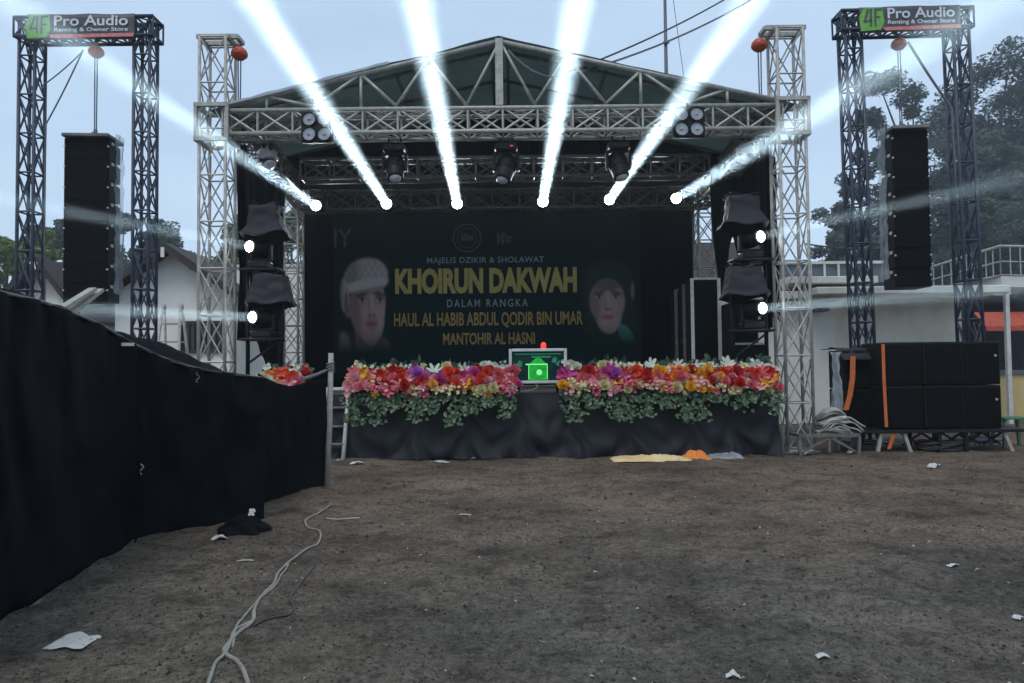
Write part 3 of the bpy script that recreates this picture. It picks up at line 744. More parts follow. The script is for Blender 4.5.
for i, (px, py, tx, ty, Yt) in enumerate([(315, 205, 70, 40, 6.7), (386, 203, 255, 0, 6.9), (457, 203, 417, 0, 6.9), (543, 201, 578, 0, 6.9), (610, 199, 750, 0, 6.9), (677, 198, 890, 67, 6.6)]):
    a = P(px, py, YS); b_ = P(tx, ty, Yt); d_ = (b_-a).normalized()
    base = a - d_*.32*.8 - V(0, 0, -.36*.8)
    lab = ['lit beam light at the outer end of the rear truss, on the house side', 'lit beam light on the rear truss above the portrait of the man in a cap',
           'lit beam light on the rear truss above the round seal of the banner', 'lit beam light on the rear truss above the last letters of DAKWAH',
           'lit beam light on the rear truss above the portrait of the veiled woman', 'lit beam light at the outer end of the rear truss, above the tall white-edged speaker'][i]
    o, s_ = moving_head('beam_light_fixture', lab, 'stage light', base, d_, .8, 'lamp_lit', True, 'lit beam lights on the rear truss', lens_r=.105)
    beam(o, s_+d_*.02, d_, BEAM_E*(.36 if i in (0, 5) else 1), .19, 2.3, 12)
YD = YF+.12
for px, py, lab, aim, s_ in ((395, 146, 'unlit black moving head hung above the portrait of the man in a cap', (.1, -.5, -1), 1.15), (506, 144, 'unlit black moving head with a red display at the middle of the front truss', (-.3, -.3, -1), 1.2),
                     (618, 140, 'unlit black moving head hung under the front truss above the veiled woman', (.2, -.3, -1), 1.15)):
    q = P(px, py, YD)
    moving_head('moving_head', lab, 'stage light', (q.x, YD, ZB-.1), aim, s_*.85, None, True, 'unlit moving heads under the front truss')
for px, lab, sg in ((265, 'hung moving head in clear plastic by the front tower nearest the house', -1), (748, 'hung moving head in clear plastic by the front tower nearest the concrete building', 1)):
    q = P(px, 150, YD)
    o, _ = moving_head('moving_head', lab, 'stage light', (q.x, YD+.1, ZB-.08), (sg*-.5, -.5, -.8), .55, None, True, 'plastic-wrapped moving heads')
    MB().grid(lambda u, v: (.15*math.cos(u*6.28)*(1+.3*N3((u*6, v*4, sg)))*(.6+.5*math.sin(v*2.6)), (.15)*math.sin(u*6.28)*(1+.3*N3((u*5, v*4, 9)))*(.6+.5*math.sin(v*2.6)), -.0-.2*v+.05*N3((u*9, v*3, 1))), 30, 12).build('rain_cover', 'clear_plastic', o)
# four-lamp blinders on the front truss
for px, py, lab in ((317, 127, 'four-lamp blinder on the front truss on the house side'), (689, 122, 'four-lamp blinder on the front truss above the tall white-edged speaker')):
    q = P(px, py, YF-.33); t = thing('blinder', lab, 'stage light', q, group='four-lamp blinders')
    b = MB().box((0, .04, 0), (.5, .1, .5), bev=.02); b.bar((0, .05, .24), (0, .16, .36), .04)
    b.build('housing', 'black_metal', t)
    for x in (-1, 1):
        for z in (-1, 1):
            mt = Matrix.Translation((x*.12, -.015, z*.12)) @ Matrix.Rotation(PI/2, 4, 'X')
            l_ = MB().lathe([(.118, -.02), (.118, .03), (.1, .03), (.1, .005)], 20, mt).build('lamp', 'black_metal', t)
            MB().lathe([(.1, .008), (.06, -.008), (.03, -.002), (.02, .02), (.001, .025)], 18, mt).build('reflector', 'reflector', l_)

# moving heads under rain covers on side stands
def rain_light(px, py, lab, d_, stand, low):
    lens = P(px, py, YF-.35); sg = 1 if px > 512 else -1
    d_ = Vector(d_).normalized()
    hz = .36*.9
    base = lens - d_*.26 - V(0, 0, hz)
    o, s_ = moving_head('moving_head', lab, 'stage light', base, d_, .9, 'lamp_lit_small', False, 'lit moving heads under grey rain covers', lens_r=.085)
    c = MB(); ox = -.12 if sg > 0 else (.1 if not low else .13)
    def f(u, v):      # boxy cover: near-square plan, flaring to a drooping brim
        t_ = u*2*PI; r = .24+.03*v+.11*max(0, (v-.55)/.45)**1.5
        if low: r = .235+.1*v+.03*max(0, (v-.8)/.2)
        sq = 1/max(abs(math.cos(t_)), abs(math.sin(t_)))**.85
        z = .5+.5*(1-v)+.05*N3((u*5, v*2, px)) + (.035*math.cos(t_*1+1.3)-.03*math.cos(t_*4))*v
        return (ox+r*sq*math.cos(t_)*.98+.03*N3((u*9, v*5, px+1)), r*sq*math.sin(t_)*.75+.03*N3((u*8, v*4, px)), z)
    c.grid(f, 48, 14)
    c.grid(lambda u, v: (ox+(u-.5)*.5, (v-.5)*.38, 1.0+.04*N3((u*4, v*4, px))+.03*math.sin(u*9+v*3)), 12, 8)
    c.build('rain_cover', 'rain_plastic', o, .008)
    beam(o, s_+d_*.02, d_, 115 if low else 75, .15, 4.0 if low else 3.0, 5)
    return base
for grp in (((247, 246), (250, 317), -1), ((763, 236), (765, 308), 1)):
    (ux, uy), (lx_, ly), sg = grp
    nm = 'nearest the house' if sg < 0 else 'nearest the concrete building'
    bu = rain_light(ux, uy, 'upper lit moving head under a flared rain cover in the wing '+nm, (sg*.5, -.86, .02), None, False)
    bl = rain_light(lx_, ly, 'lower lit moving head under a grey rain cover in the wing '+nm, (sg*.5, -.86, -.015), None, True)
    x0 = (bu.x+bl.x)/2
    t = thing('lamp_stand', 'black two-tier stand carrying the covered moving heads '+nm, 'lamp stand', (x0, bu.y, DECK), group='stands for the covered moving heads')
    for s_ in (-1, 1):
        MB().tube([(s_*.27, .14, 0), (s_*.27, .14, bu.z-DECK)], .035, 8).build('post', 'black_metal', t)
    for z in (bu.z-DECK-.025, bl.z-DECK-.025):
        MB().box((0, .03, z), (.62, .4, .04), bev=.008).build('shelf', 'black_metal', t)
    f = MB()
    for s_ in (-1, 1): f.bar((s_*.27, -.25, .03), (s_*.27, .45, .03), .05)
    f.bar((-.27, .14, .5), (.27, .14, .9), .03); f.build('foot', 'black_metal', t)
    cl = MB().grid(lambda u, v: ((u-.5)*.3*(.6+.6*abs(v-.5))+.04*N3((u*3, v*6, sg))-.16*sg*.6, .15+.03*math.sin(u*20), (bl.z-DECK)+.95+(bu.z-bl.z-1.0)*v), 12, 14)
    cl.build('cloth_wrap', 'curtain_cloth', t, .006)

# ================================================================== black fabric fence
def interp(tab, x):
    for (a, b), (c, d) in zip(tab, tab[1:]):
        if x <= c: return b+(d-b)*(x-a)/(c-a)
    return tab[-1][1]
FBOT = [(-120, 720), (-60, 665), (0, 626), (35, 604), (70, 584), (100, 563), (135, 545), (165, 537), (200, 530), (240, 524), (264, 521)]
FTOP = [(-120, 246), (-60, 272), (0, 292), (40, 301), (70, 312), (100, 324), (130, 342), (160, 357), (190, 367), (225, 373), (264, 378)]
FTOP2 = [(-120, 225), (-60, 252), (0, 277), (40, 294), (75, 311), (105, 322), (130, 330), (160, 338), (185, 343), (205, 352), (225, 362), (264, 377)]
def fence_pt(px, which):
    g_ = G(px, interp(FBOT, px)); 
    if which == 0: return g_
    q = P(px, interp(FTOP if which == 1 else FTOP2, px), g_.y); return q
fence = thing('fabric_fence', 'tall black fabric fence sagging on posts along the side of the yard', 'fence', fence_pt(130, 0))
FO = fence.location.copy()
def ff(u, v):
    px = -120+384*u; a = fence_pt(px, 0); b_ = fence_pt(px, 1)
    p = a.lerp(b_, v)
    k = math.sin(PI*min(1, v*1.02))
    n_ = V(.75, -.66, 0)
    p += n_*(k*(.10*N3((u*7, v*2.2, 3))+.035*math.sin(u*55+v*6+3*N3((u*9, v*2, 1)))) + .06*(1-v)**3*N3((u*16, 0, 5)) + .03*N3((u*20, v*5, 8)) + .02*abs(N3((u*26+v*3, v*7-u*8, 4))) - .03*max(0, v-.82)/.18*math.sin(u*75+2*N3((u*12, 0, 1))))
    p.z += .02*(1-v)**4
    return p-FO
MB().grid(ff, 220, 40).build('cloth_panel', 'black_cloth', fence, .005)
def fold(u, v):      # the spare cloth turned back over the rail
    px = -120+384*u; b_ = fence_pt(px, 1); c = fence_pt(px, 2)
    c = c + V(-.42, .3, .02)*(c.y/8)
    p = b_.lerp(c, v); p.z += -.05*math.sin(PI*v)+.025*N3((u*18, v*3, 2))
    return p-FO+V(.01, -.01, .004)
MB().grid(fold, 160, 10).build('turned_back_cloth', 'black_cloth', fence, .005)
sm = MB()
for px in (134,):
    a, b_ = fence_pt(px, 0), fence_pt(px, 1); sm.tube([a.lerp(b_, i/12)+V(.035, -.05, 0)+V(.08, -.07, 0)*math.sin(PI*i/12)*.8-FO for i in range(13)], .008, 5)
sm.build('seam', 'black_cloth', fence)
for px in (-40, 60, 150, 262):
    a = fence_pt(px, 0)+V(-.2, .16, -.1); b_ = fence_pt(px, 1)+V(-.2, .16, -.05)
    MB().tube([a-FO, b_-FO], .03, 8).build('post', 'weathered_pole', fence)
MB().tube([fence_pt(-120+384*i/40, 1)+V(0, 0, .0)-FO for i in range(41)], .012, 6).build('rail_rope', 'rope_grey', fence)
for px, v0, ln_ in ((136, .42, .1), (192, .97, .09)):
    a = fence_pt(px, 0).lerp(fence_pt(px, 1), v0)+V(.09, -.09, 0)
    MB().tube([a-FO+V(.012*math.sin(k*1.3+px), -.01*math.cos(k), -ln_*k/7) for k in range(8)], .005, 5).build('tie_string', 'rope_grey' if px != 136 else 'paper', fence)
q = fence_pt(124, 1); MB().box(q+V(.06, -.06, -.05)-FO, (.09, .02, .025), Matrix.Rotation(.7, 3, 'Z')).build('white_tag', 'paper', fence)
# second, shorter panel tied to the pale pole
F2B = [(258, 508), (280, 500), (300, 494), (326, 488)]
F2T = [(258, 373), (266, 378), (277, 383), (290, 386), (303, 383), (315, 380), (326, 378)]
f2 = thing('fabric_fence', 'short black fabric panel sagging between the tall fence and the pale pole', 'fence', G(292, 497))
FO2 = f2.location.copy()
def ff2(u, v):
    px = 258+68*u; a = G(px, interp(F2B, px)); b_ = P(px, interp(F2T, px), a.y); p = a.lerp(b_, v)
    p += V(.6, -.8, 0)*(math.sin(PI*v)*(.06*N3((u*5, v*2, 3))+.02*math.sin(u*30+v*5)))
    return p-FO2
MB().grid(ff2, 60, 30).build('cloth_panel', 'black_cloth', f2, .005)
a = P(303, 380, G(303, 494).y); b_ = P(327, 371, G(326, 488).y)
MB().tube([x-FO2+V(0, -.03, .01) for x in sagline(a, b_, .01, 8)], [.03, .02, .024, .018, .02, .018, .02, .018, .016], 7).build('tie_rope', 'rope_grey', f2)
pb = G(326.5, 488); ptp = P(331, 353, pb.y)
po = thing('wooden_pole', 'pale weathered pole leaning at the end of the black fence beside the step ladder', 'pole', pb)
MB().tube([V(0, 0, -.05), (ptp-pb)*.5+V(.012, 0, 0), ptp-pb], [.036, .033, .03], 10).build('pole_shaft', 'weathered_pole', po)
MB().tube([(ptp-pb)*.86+V(.041*math.cos(t_*.7), .041*math.sin(t_*.7), .004*t_) for t_ in range(28)], .012, 5).build('rope_lashing', 'rope_grey', po)

# heap of black cloth at the foot of the fence
hp = G(245, 534)
def heap(u, v):
    t_ = u*2*PI; r = (1-v)**.7; n_ = N3((math.cos(t_)*1.8, math.sin(t_)*1.8, v*3))
    rr = 1+.35*n_
    return (.2*r*rr*math.cos(t_)*1.15, .16*r*rr*math.sin(t_), .17*v**.8*(1+.3*N3((math.cos(t_)*2, v*3, 4)))+.03*n_*(1-v))
tag(MB().grid(heap, 50, 20).build('cloth_heap', 'black_cloth', loc=None), 'crumpled heap of black cloth at the foot of the fence', 'cloth heap').location = hp
s_ = MB().grid(lambda u, v: (.05*(u-.5)+.02*N3((u*5, v*5, 2)), .01+.03*v, .05*v+.02*N3((u*5, v*4, 7))), 6, 6).build('paper_scrap', 'paper'); s_.location = hp+V(.06, -.03, .16)
tag(s_, 'white paper scrap lying on top of the heap of black cloth', 'litter')

# ladder up to the stage
lb = G(343, 462)
ld = thing('step_ladder', 'white metal step ladder standing against the stage beside the pale pole', 'ladder', lb)
tp_ = P(349, 389, lb.y+.35)-lb
for sx, nm in ((0, 0), (-.36, 1)):
    MB().tube([V(sx, 0, 0), V(sx+tp_.x*.55, tp_.y*.5, tp_.z*.55), V(sx+tp_.x, tp_.y, tp_.z)], .032, 10).build('rail', 'white_metal', ld)
    fp = MB(); fp.box((sx, -.02, .02), (.2, .14, .03), bev=.006); fp.build('foot_plate', 'white_metal', ld)
MB().box(tp_+V(-.18, .12, .0), (.48, .3, .045), bev=.008).build('top_step', 'white_metal', ld)
for f_ in (.24, .48, .74):
    MB().box(V(-.18, 0, 0)+tp_*f_, (.36, .09, .03), bev=.006).build('rung', 'dull_steel', ld)

# ================================================================== flowers along the stage front
def petal_ring(mb, n, r0, r1, z0, z1, wd, rot, mt):
    for k in range(n):
        a = 2*PI*k/n+rot+U(-.12, .12); c, s_ = math.cos(a), math.sin(a); q = U(.88, 1.1)
        pts = []
        for t_, ww in ((0, .35), (.5, 1), (.85, .8), (1, .3)):
            r = r0+(r1-r0)*t_*q; z = z0+(z1-z0)*(t_**1.5)
            for sd_ in (-1, 0, 1):
                x, y = r, sd_*wd*ww*.5
                pts.append(mt @ Vector((x*c-y*s_, x*s_+y*c, z+(.12*wd if sd_ else 0))))
        fs = []
        for i in range(3):
            for j in range(2): fs.append((i*3+j, i*3+j+1, i*3+j+4, i*3+j+3))
        mb.add(pts, fs, True)
BLOOM = {}
def bloom_mesh(kind, colr):
    key = (kind, colr, random.randint(0, 2))
    if key in BLOOM: return BLOOM[key]
    mb = MB(); I = Matrix()
    if kind == 'peony':
        for i, (n, r1, z1, wd) in enumerate(((8, 1.0, .22, .75), (8, .86, .5, .68), (7, .66, .7, .56), (6, .45, .82, .42), (5, .25, .88, .28))):
            petal_ring(mb, n, .05, r1, 0, z1, wd, i*.4, I)
    elif kind == 'lily':
        petal_ring(mb, 6, .03, 1.05, 0, .55, .5, 0, I); petal_ring(mb, 3, .0, .3, .1, .7, .06, .3, I)
    else:  # spray of little blossoms
        for k in range(9):
            c = Vector((U(-.8, .8), U(-.8, .8), U(.0, .6))); e = Euler((U(-.6, .6), U(-.6, .6), 0)).to_matrix().to_4x4()
            petal_ring(mb, 5, .02, U(.28, .4), 0, .14, .3, U(0, 1), Matrix.Translation(c) @ e)
    me = bpy.data.meshes.new('bloom'); me.from_pydata([tuple(x) for x in mb.v], [], mb.f); me.update()
    me.polygons.foreach_set('use_smooth', mb.sm); me.materials.append(PET[colr]); BLOOM[key] = me
    return me
def leaf(mb, c, d, up, L_, W_):
    d = Vector(d).normalized(); up = Vector(up); s_ = d.cross(up)
    s_ = s_.normalized() if s_.length > 1e-4 else Vector((1, 0, 0)); n_ = s_.cross(d)
    pts = [c, c+d*L_*.3+s_*W_*.5+n_*W_*.12, c+d*L_*.7+s_*W_*.36+n_*W_*.06, c+d*L_, c+d*L_*.7-s_*W_*.36+n_*W_*.06, c+d*L_*.3-s_*W_*.5+n_*W_*.12, c+d*L_*.5-n_*W_*.05]
    mb.add(pts, [(0, 1, 6), (1, 2, 6), (2, 3, 6), (3, 4, 6), (4, 5, 6), (5, 0, 6)])
YFL = YF-.5

def flower_bed(label, xa, xb, mids, n):
    a, b_ = P(xa, 392, YFL), P(xb, 392, YFL); W_ = b_.x-a.x; z0 = DECK-.02
    t = thing('flower_arrangement', label, 'flowers', ((a.x+b_.x)/2, YFL, z0), group='flower beds along the stage front')
    MB().box((0, .12, .05), (W_*.96, .26, .16), bev=.02).build('trough', 'brown_wood', t)
    def put(kind, c, x, y, z, s_):
        o = bpy.data.objects.new('bloom', bloom_mesh(kind, c)); COL.objects.link(o); o.parent = t
        o.location = (x, y, z); o.scale = (s_,)*3; o.rotation_euler = (R(U(40, 80)), R(U(-25, 25)), 0)
    def row(cnt, kinds, pick, y, z, dz, s0, s1):
        for i in range(cnt):
            f_ = (i+.5)/cnt; put(random.choice(kinds), pick(f_), -W_/2+W_*f_+U(-.03, .03), y+U(-.05, .05), z+U(-dz, dz), U(s0, s1))
    mid = lambda f_: random.choice(mids[min(len(mids)-1, int(f_*len(mids)))])
    row(int(n*.22), ['spray', 'lily', 'peony', 'spray'], lambda f_: random.choice(['white', 'white', 'white', 'cream', mid(f_)]), .14, .38, .07, .07, .115)
    row(int(n*.24), ['peony', 'peony', 'spray', 'lily'], mid, .04, .3, .06, .075, .125)
    row(int(n*.24), ['peony', 'spray', 'peony'], lambda f_: random.choice([mid(f_), mid(f_), 'pink', 'rose']), -.05, .2, .06, .075, .12)
    row(int(n*.3), ['spray', 'spray', 'peony', 'lily'], lambda f_: random.choice(['pink', 'rose', 'pink', 'cream', 'rose', 'cream', 'yellow', mid(f_)]), -.16, .1, .075, .065, .1)
    fl = MB()
    ncl = max(2, round(W_*3.1)); clumps = [(-W_/2+W_*(i+.5)/ncl+U(-.08, .08), U(.12, .42)) for i in range(ncl)]
    for cx, dr in clumps:
        for k in range(int(46+dr*70)):
            f_ = random.random(); sp = .2*(1-.45*f_)
            c = V(cx+random.gauss(0, sp*.55), -.13-.09*f_+U(-.05, .05), .0-dr*f_+U(-.03, .03))
            leaf(fl, c, (U(-1, 1), U(-.9, .1), U(-1, .3)), (U(-.4, .4), -1, U(-.2, .5)), U(.05, .085), U(.04, .065))
    for k in range(int(W_*130)):
        leaf(fl, V(U(-W_/2, W_/2), U(-.14, .04), U(-.06, .06)), (U(-1, 1), U(-.9, .2), U(-.7, .6)), (0, -1, .4), U(.05, .085), U(.035, .055))
    fl.build('trailing_leaves', 'leaf_pothos', t)
    fb = MB()
    for k in range(int(W_*200)):
        x = U(-W_/2, W_/2); hgt_ = .34+.2*abs(N3((x*2.2, 0, xa)))+.1
        leaf(fb, V(x, .2+U(-.06, .1), U(.12, hgt_)), (U(-1, 1), U(-.6, .6), U(-.1, 1)), (U(-.5, .5), -1, .3), U(.08, .15), U(.04, .07))
    fb.build('backing_leaves', 'leaf_fern', t)
    return t
for xa, xb, lab, mids in (
        (349, 406, 'flower arrangement with a yellow bloom and red blooms at the step ladder', [['yellow', 'orange', 'pink'], ['red', 'scarlet', 'red']]),
        (406, 463, 'flower arrangement with violet and magenta blooms left of the screen, second from the ladder', [['violet', 'magenta', 'red'], ['violet', 'magenta', 'violet'], ['red', 'scarlet', 'magenta']]),
        (463, 519, 'flower arrangement of red and bright pink blooms touching the screen on the ladder side', [['magenta', 'violet', 'pink'], ['red', 'scarlet'], ['red', 'pink'], ['magenta', 'pink']]),
        (562, 616, 'flower arrangement of magenta and red blooms touching the screen on the trestle side', [['magenta', 'pink', 'magenta'], ['red', 'red', 'pink'], ['red', 'magenta']]),
        (616, 669, 'flower arrangement mixing violet, red and orange blooms below the veiled woman', [['magenta', 'violet', 'red'], ['scarlet', 'red'], ['yellow', 'orange', 'scarlet']]),
        (669, 723, 'flower arrangement of orange and yellow blooms below the tall pale-edged speaker', [['orange', 'scarlet', 'yellow'], ['orange', 'yellow', 'red'], ['yellow', 'orange', 'red']]),
        (723, 776, 'flower arrangement of red and small pink blooms at the end by the front tower', [['red', 'scarlet'], ['red', 'scarlet', 'red'], ['red', 'pink']])):
    flower_bed(lab, xa, xb, mids, 68)
flower_bed('small bed of yellow and red flowers behind the short fabric panel', 262, 306, [['white', 'orange'], ['orange', 'scarlet'], ['red', 'scarlet'], ['red', 'white']], 46)

# screen in a white frame between the flower beds
sp0, sp1 = P(509, 349, YFL+.1), P(567, 383, YFL+.1); sw, sh = sp1.x-sp0.x, sp0.z-sp1.z
scn = thing('display_screen', 'white-framed screen with a glowing green emblem between the two flower beds', 'screen', ((sp0.x+sp1.x)/2, YFL+.1, sp1.z))
MB().box((0, .04, sh/2), (sw-.06, .05, sh-.06)).build('panel', 'screen_dark', scn)
f = MB()
for x in (-1, 1): f.box((x*(sw/2-.02), .02, sh/2), (.045, .1, sh), bev=.006)
for z in (.02, sh-.02): f.box((0, .02, z), (sw-.091, .1, .045), bev=.006)
f.build('frame', 'white_metal', scn)
e = MB(); yv = .008
def rect(mb, x0, z0, x1, z1, y=yv): mb.add([(x0, y, z0), (x1, y, z0), (x1, y, z1), (x0, y, z1)], [(0, 1, 2, 3)])
ex = 0.0
e.add([(ex-.14, yv, .05), (ex+.14, yv, .05), (ex+.15, yv, .3), (ex-.15, yv, .3)], [(0, 1, 2, 3)])
e.add([(ex-.13, yv, .305), (ex+.13, yv, .305), (ex+.05, yv, .38), (ex, yv, .43), (ex-.05, yv, .38)], [(0, 1, 2, 3, 4)])
e.build('emblem', 'screen_green', scn)
e2 = MB(); rect(e2, ex-.19, .285, ex+.15, .305, .004); rect(e2, ex-.15, .06, ex-.138, .28, .004); rect(e2, ex+.138, .06, ex+.15, .28, .004)
n = 18; e2.add([(ex+.02+.045*math.cos(2*PI*k/n), .004, .17+.045*math.sin(2*PI*k/n)) for k in range(n)], [tuple(range(n))])
e2.build('emblem_highlight', 'screen_bright', scn)
e3 = MB()
for x in (-.34, -.27, .24, .31, -.3, .27):
    z = U(.18, .38); e3.add([(x-.03, yv, z), (x+.01, yv, z-.02), (x+.03, yv, z+.08), (x, yv, z+.06)], [(0, 1, 2, 3)])
rect(e3, -.36, sh-.09, .36, sh-.075); rect(e3, -.1, sh-.14, .2, sh-.115)
e3.build('screen_pattern', 'screen_teal', scn)
bz = MB().lathe([(.04, 0), (.045, .03), (.038, .08), (.015, .1)], 14, Matrix.Translation((.09, .03, sh+.0)))
bz.build('beacon', 'red_led', scn)
MB().tube([(-.05, .0, 0), (.0, -.05, -.05), (-.1, -.1, -.1), (-.3, -.12, -.13), (-.4, -.1, -.1)], .008, 5).build('lead', 'cable_grey', scn)
f = MB()
for x in (-.3, .3): f.bar((x, .1, DECK-sp1.z), (x, .06, .02), .04)
f.build('stand', 'black_metal', scn)

# ================================================================== sound equipment on and beside the stage
def speaker_box(name, label, pxa, pxb, pyt, Y, zb, edge, depth=.5, grp=None, yaw=0):
    a, b_ = P(pxa, pyt, Y), P(pxb, pyt, Y); w_, h_ = b_.x-a.x, a.z-zb
    t = thing(name, label, 'speaker', ((a.x+b_.x)/2, Y, zb), (0, 0, yaw), grp)
    MB().box((0, depth/2, h_/2), (w_, depth, h_), bev=.012).build('cabinet', 'cabinet_paint', t)
    MB().box((0, -.008, h_/2), (w_*.86, .02, h_*.95), bev=.005).build('grille', 'black_grille', t)
    if edge:
        f = MB()
        for x in (-1, 1): f.box((x*(w_/2-.012), -.012, h_/2), (.06, .035, h_+.02), bev=.004)
        f.box((0, -.012, h_), (w_-.07, .035, .04), bev=.004)
        f.build('edging', edge, t)
    return t
speaker_box('stage_speaker', 'tall black speaker with pale edging standing on the right part of the stage', 691, 719, 279, 13.4, DECK, 'white_metal')
speaker_box('stage_speaker', 'dark speaker with a thin grey edge, half hidden behind the pale-edged one', 683, 692, 285, 13.9, DECK, 'dull_steel', grp=None)
speaker_box('stage_speaker', 'narrow dark speaker at the inner end of the row on the stage', 675, 683, 290, 14.3, DECK, 'dull_steel')
speaker_box('stage_speaker', 'black speaker on the deck below the covered moving heads beside the trestles', 729, 758, 303, 13.0, DECK, None)
# amplifier case with a pale frame behind the flowers
ca_, cb_ = P(733, 343, 12.3), P(768, 343, 12.3)
t = thing('amplifier_case', 'low black amplifier case with a pale frame behind the red flowers', 'equipment case', ((ca_.x+cb_.x)/2, 12.3, DECK))
w_, h_ = cb_.x-ca_.x, ca_.z-DECK
MB().box((0, .25, h_/2), (w_-.04, .46, h_-.04)).build('case_body', 'cabinet_paint', t)
f = MB()
for x in (-1, 1): f.box((x*(w_/2-.015), .02, h_/2), (.035, .05, h_))
f.box((0, .02, h_-.015), (w_-.062, .05, .035)); f.build('case_frame', 'white_metal', t)

YSB = 11.7
sa, sb = P(884, 342, YSB), P(1000, 342, YSB); zsb = P(940, 429, YSB).z; sth = sa.z-zsb; sww = (sb.x-sa.x)/3; bx = []
pos = ['nearest the strap', 'in the middle', 'at the yellow wall end']
for r_ in range(2):
    for c_ in range(3):
        x = sa.x+sww*(c_+.5); z = zsb+sth*.5*r_
        t = thing('subwoofer', '%s black subwoofer of the stack, %s' % (('lower', 'upper')[r_], pos[c_]), 'subwoofer', (x, YSB+U(-.01, .012), z), (0, 0, R(U(-.4, .4))), 'stacked subwoofers')
        MB().box((0, .4, sth*.25), (sww*.985, .8, sth*.492), bev=.015).build('cabinet', 'cabinet_paint', t)
        MB().box((0, -.008, sth*.25), (sww*.9, .025, sth*.44), bev=.006).build('grille', 'black_grille', t)
        if c_ == 2:
            MB().lathe([(.022, 0), (.02, .012), (.001, .014)], 10, Matrix.Translation((sww*.34, -.022, sth*.33)) @ Matrix.Rotation(PI/2, 4, 'X')).build('badge', 'stone_pale', t)
# older pair of bass bins on the stage side, under a tarp
q0, q1 = P(842, 350, YSB+.55), P(884, 350, YSB+.55)
zq = P(860, 429, YSB+.55).z
for r_, lab in ((0, 'lower black bass cabinet under the tarp on the stage side of the subwoofers'), (1, 'upper black bass cabinet under the tarp on the stage side of the subwoofers')):
    h_ = (q0.z-zq)/2
    t = thing('bass_cabinet', lab, 'subwoofer', ((q0.x+q1.x)/2+.03, YSB+.55, zq+h_*r_), (0, 0, R(-4)), 'bass cabinets under the tarp')
    MB().box((0, .35, h_/2), ((q1.x-q0.x), .7, h_*.985), bev=.015).build('cabinet', 'cabinet_paint', t)
    MB().box((0, -.008, h_/2), ((q1.x-q0.x)*.88, .02, h_*.9), bev=.005).build('grille', 'black_grille', t)
def tarpf(u, v):
    x = q0.x-.04+(sa.x+1.25-q0.x)*u
    z = q0.z+.05+.05*N3((u*7, v*3, 2)) - (.02 if v > .3 else (.3-v)*.7)
    return (x, YSB+.42+.9*v+.03*N3((u*9, v*2, 4)), z)
cloth('equipment_tarp', 'rumpled dark tarp thrown over the top of the bass cabinets', 'tarp', 'rain_plastic', tarpf, 40, 12)
# hanging clear film beside the stack
fa, fb = P(837, 352, YSB+.5), P(843, 425, YSB+.5)
cloth('plastic_film', 'strip of clear plastic film hanging beside the bass cabinets', 'plastic film', 'clear_plastic',
      lambda u, v: (fa.x-.02+.16*(u-.5)+.05*N3((v*6, u*2, 1)), YSB+.5+.05*math.sin(u*9+v*7), fb.z+(fa.z-fb.z)*v), 10, 26, .002)
# straps
def strap(label, pts, wd):
    mb = MB(); vs = []
    for p in pts: vs += [p+V(-wd/2, 0, 0), p+V(wd/2, 0, 0)]
    mb.add(vs, [(2*i, 2*i+1, 2*i+3, 2*i+2) for i in range(len(pts)-1)])
    o = mb.build('ratchet_strap', 'strap_orange', thick=.005); tag(o, label, 'strap', 'orange straps'); return o
YST = YSB-.06
strap('orange strap running straight down the corner of the subwoofer stack', [P(883, 344, YST), P(884, 380, YST), P(886.5, 427, YST)], .05)
strap('orange strap end dangling slantwise below the subwoofer stack', [P(895, 431, YST), P(892, 440, YST), P(889, 449, YST)], .06)
strap('broad orange strap curving down beside the tarp-covered bass cabinets', [P(853, 356, YSB+.4), P(852.5, 378, YSB+.38), P(850, 395, YSB+.36), P(846, 410, YSB+.34)], .085)

# trestles and risers
def trestle(label, pxa, pxb, pyt, Y, depth, m='dull_steel', diag=True):
    a, b_ = P(pxa, pyt, Y), P(pxb, pyt, Y); w_ = b_.x-a.x; h_ = a.z
    t = thing('metal_trestle', label, 'trestle', ((a.x+b_.x)/2, Y, 0), group='metal trestles')
    f = MB()
    for y in (0, depth): f.bar((-w_/2-.025, y, h_-.025), (w_/2+.025, y, h_-.025), .05)
    for x in (-1, 1): f.bar((x*w_/2, .026, h_-.026), (x*w_/2, depth-.026, h_-.026), .046)
    f.build('top_frame', m, t)
    for x in (-1, 1):
        for y in (0, depth): MB().bar((x*w_/2, y, 0), (x*w_/2+.02*x, y, h_-.052), .045).build('leg', m, t)
    if diag:
        b = MB(); b.bar((-w_/2+.03, .002, .05), (0, .002, h_-.06), .03); b.bar((w_/2-.03, .004, .05), (.03, .004, h_-.06), .03); b.bar((-.0, .006, .05), (.0, .006, h_-.055), .035)
        b.build('brace', m, t)
    return t
trestle('low rusty trestle at the end of the stage skirt', 751, 781, 431, 11.5, .8)
trestle('wide low trestle under the bundle of cloth', 800, 858, 434, 11.4, .7)
plat = thing('speaker_riser', 'low steel riser carrying the stack of subwoofers', 'riser', ((sa.x+sb.x)/2-.1, YSB, 0))
MB().box((0, .42, zsb-.03), (sb.x-sa.x+1.0, 1.0, .05), bev=.006).build('top', 'black_metal', plat)
W2 = (sb.x-sa.x)/2
for x, tilt in ((-W2+.0, -.06), (-W2+.36, .1), (W2+.1, .12), (W2-.5, 0), (0, 0)):
    for y in (-.02, .85):
        MB().bar((x+tilt, y, 0), (x, y, zsb-.056), .05).build('leg', 'weathered_pole' if abs(x) > W2-.4 else 'black_metal', plat)
b = MB()
for i in range(5):
    x = -W2+.4+i*.32; b.bar((x, .1, .1), (x+.3, .1, zsb-.07), .03); b.bar((x+.3, .14, .1), (x, .14, zsb-.07), .03)
b.build('brace', 'black_metal', plat)
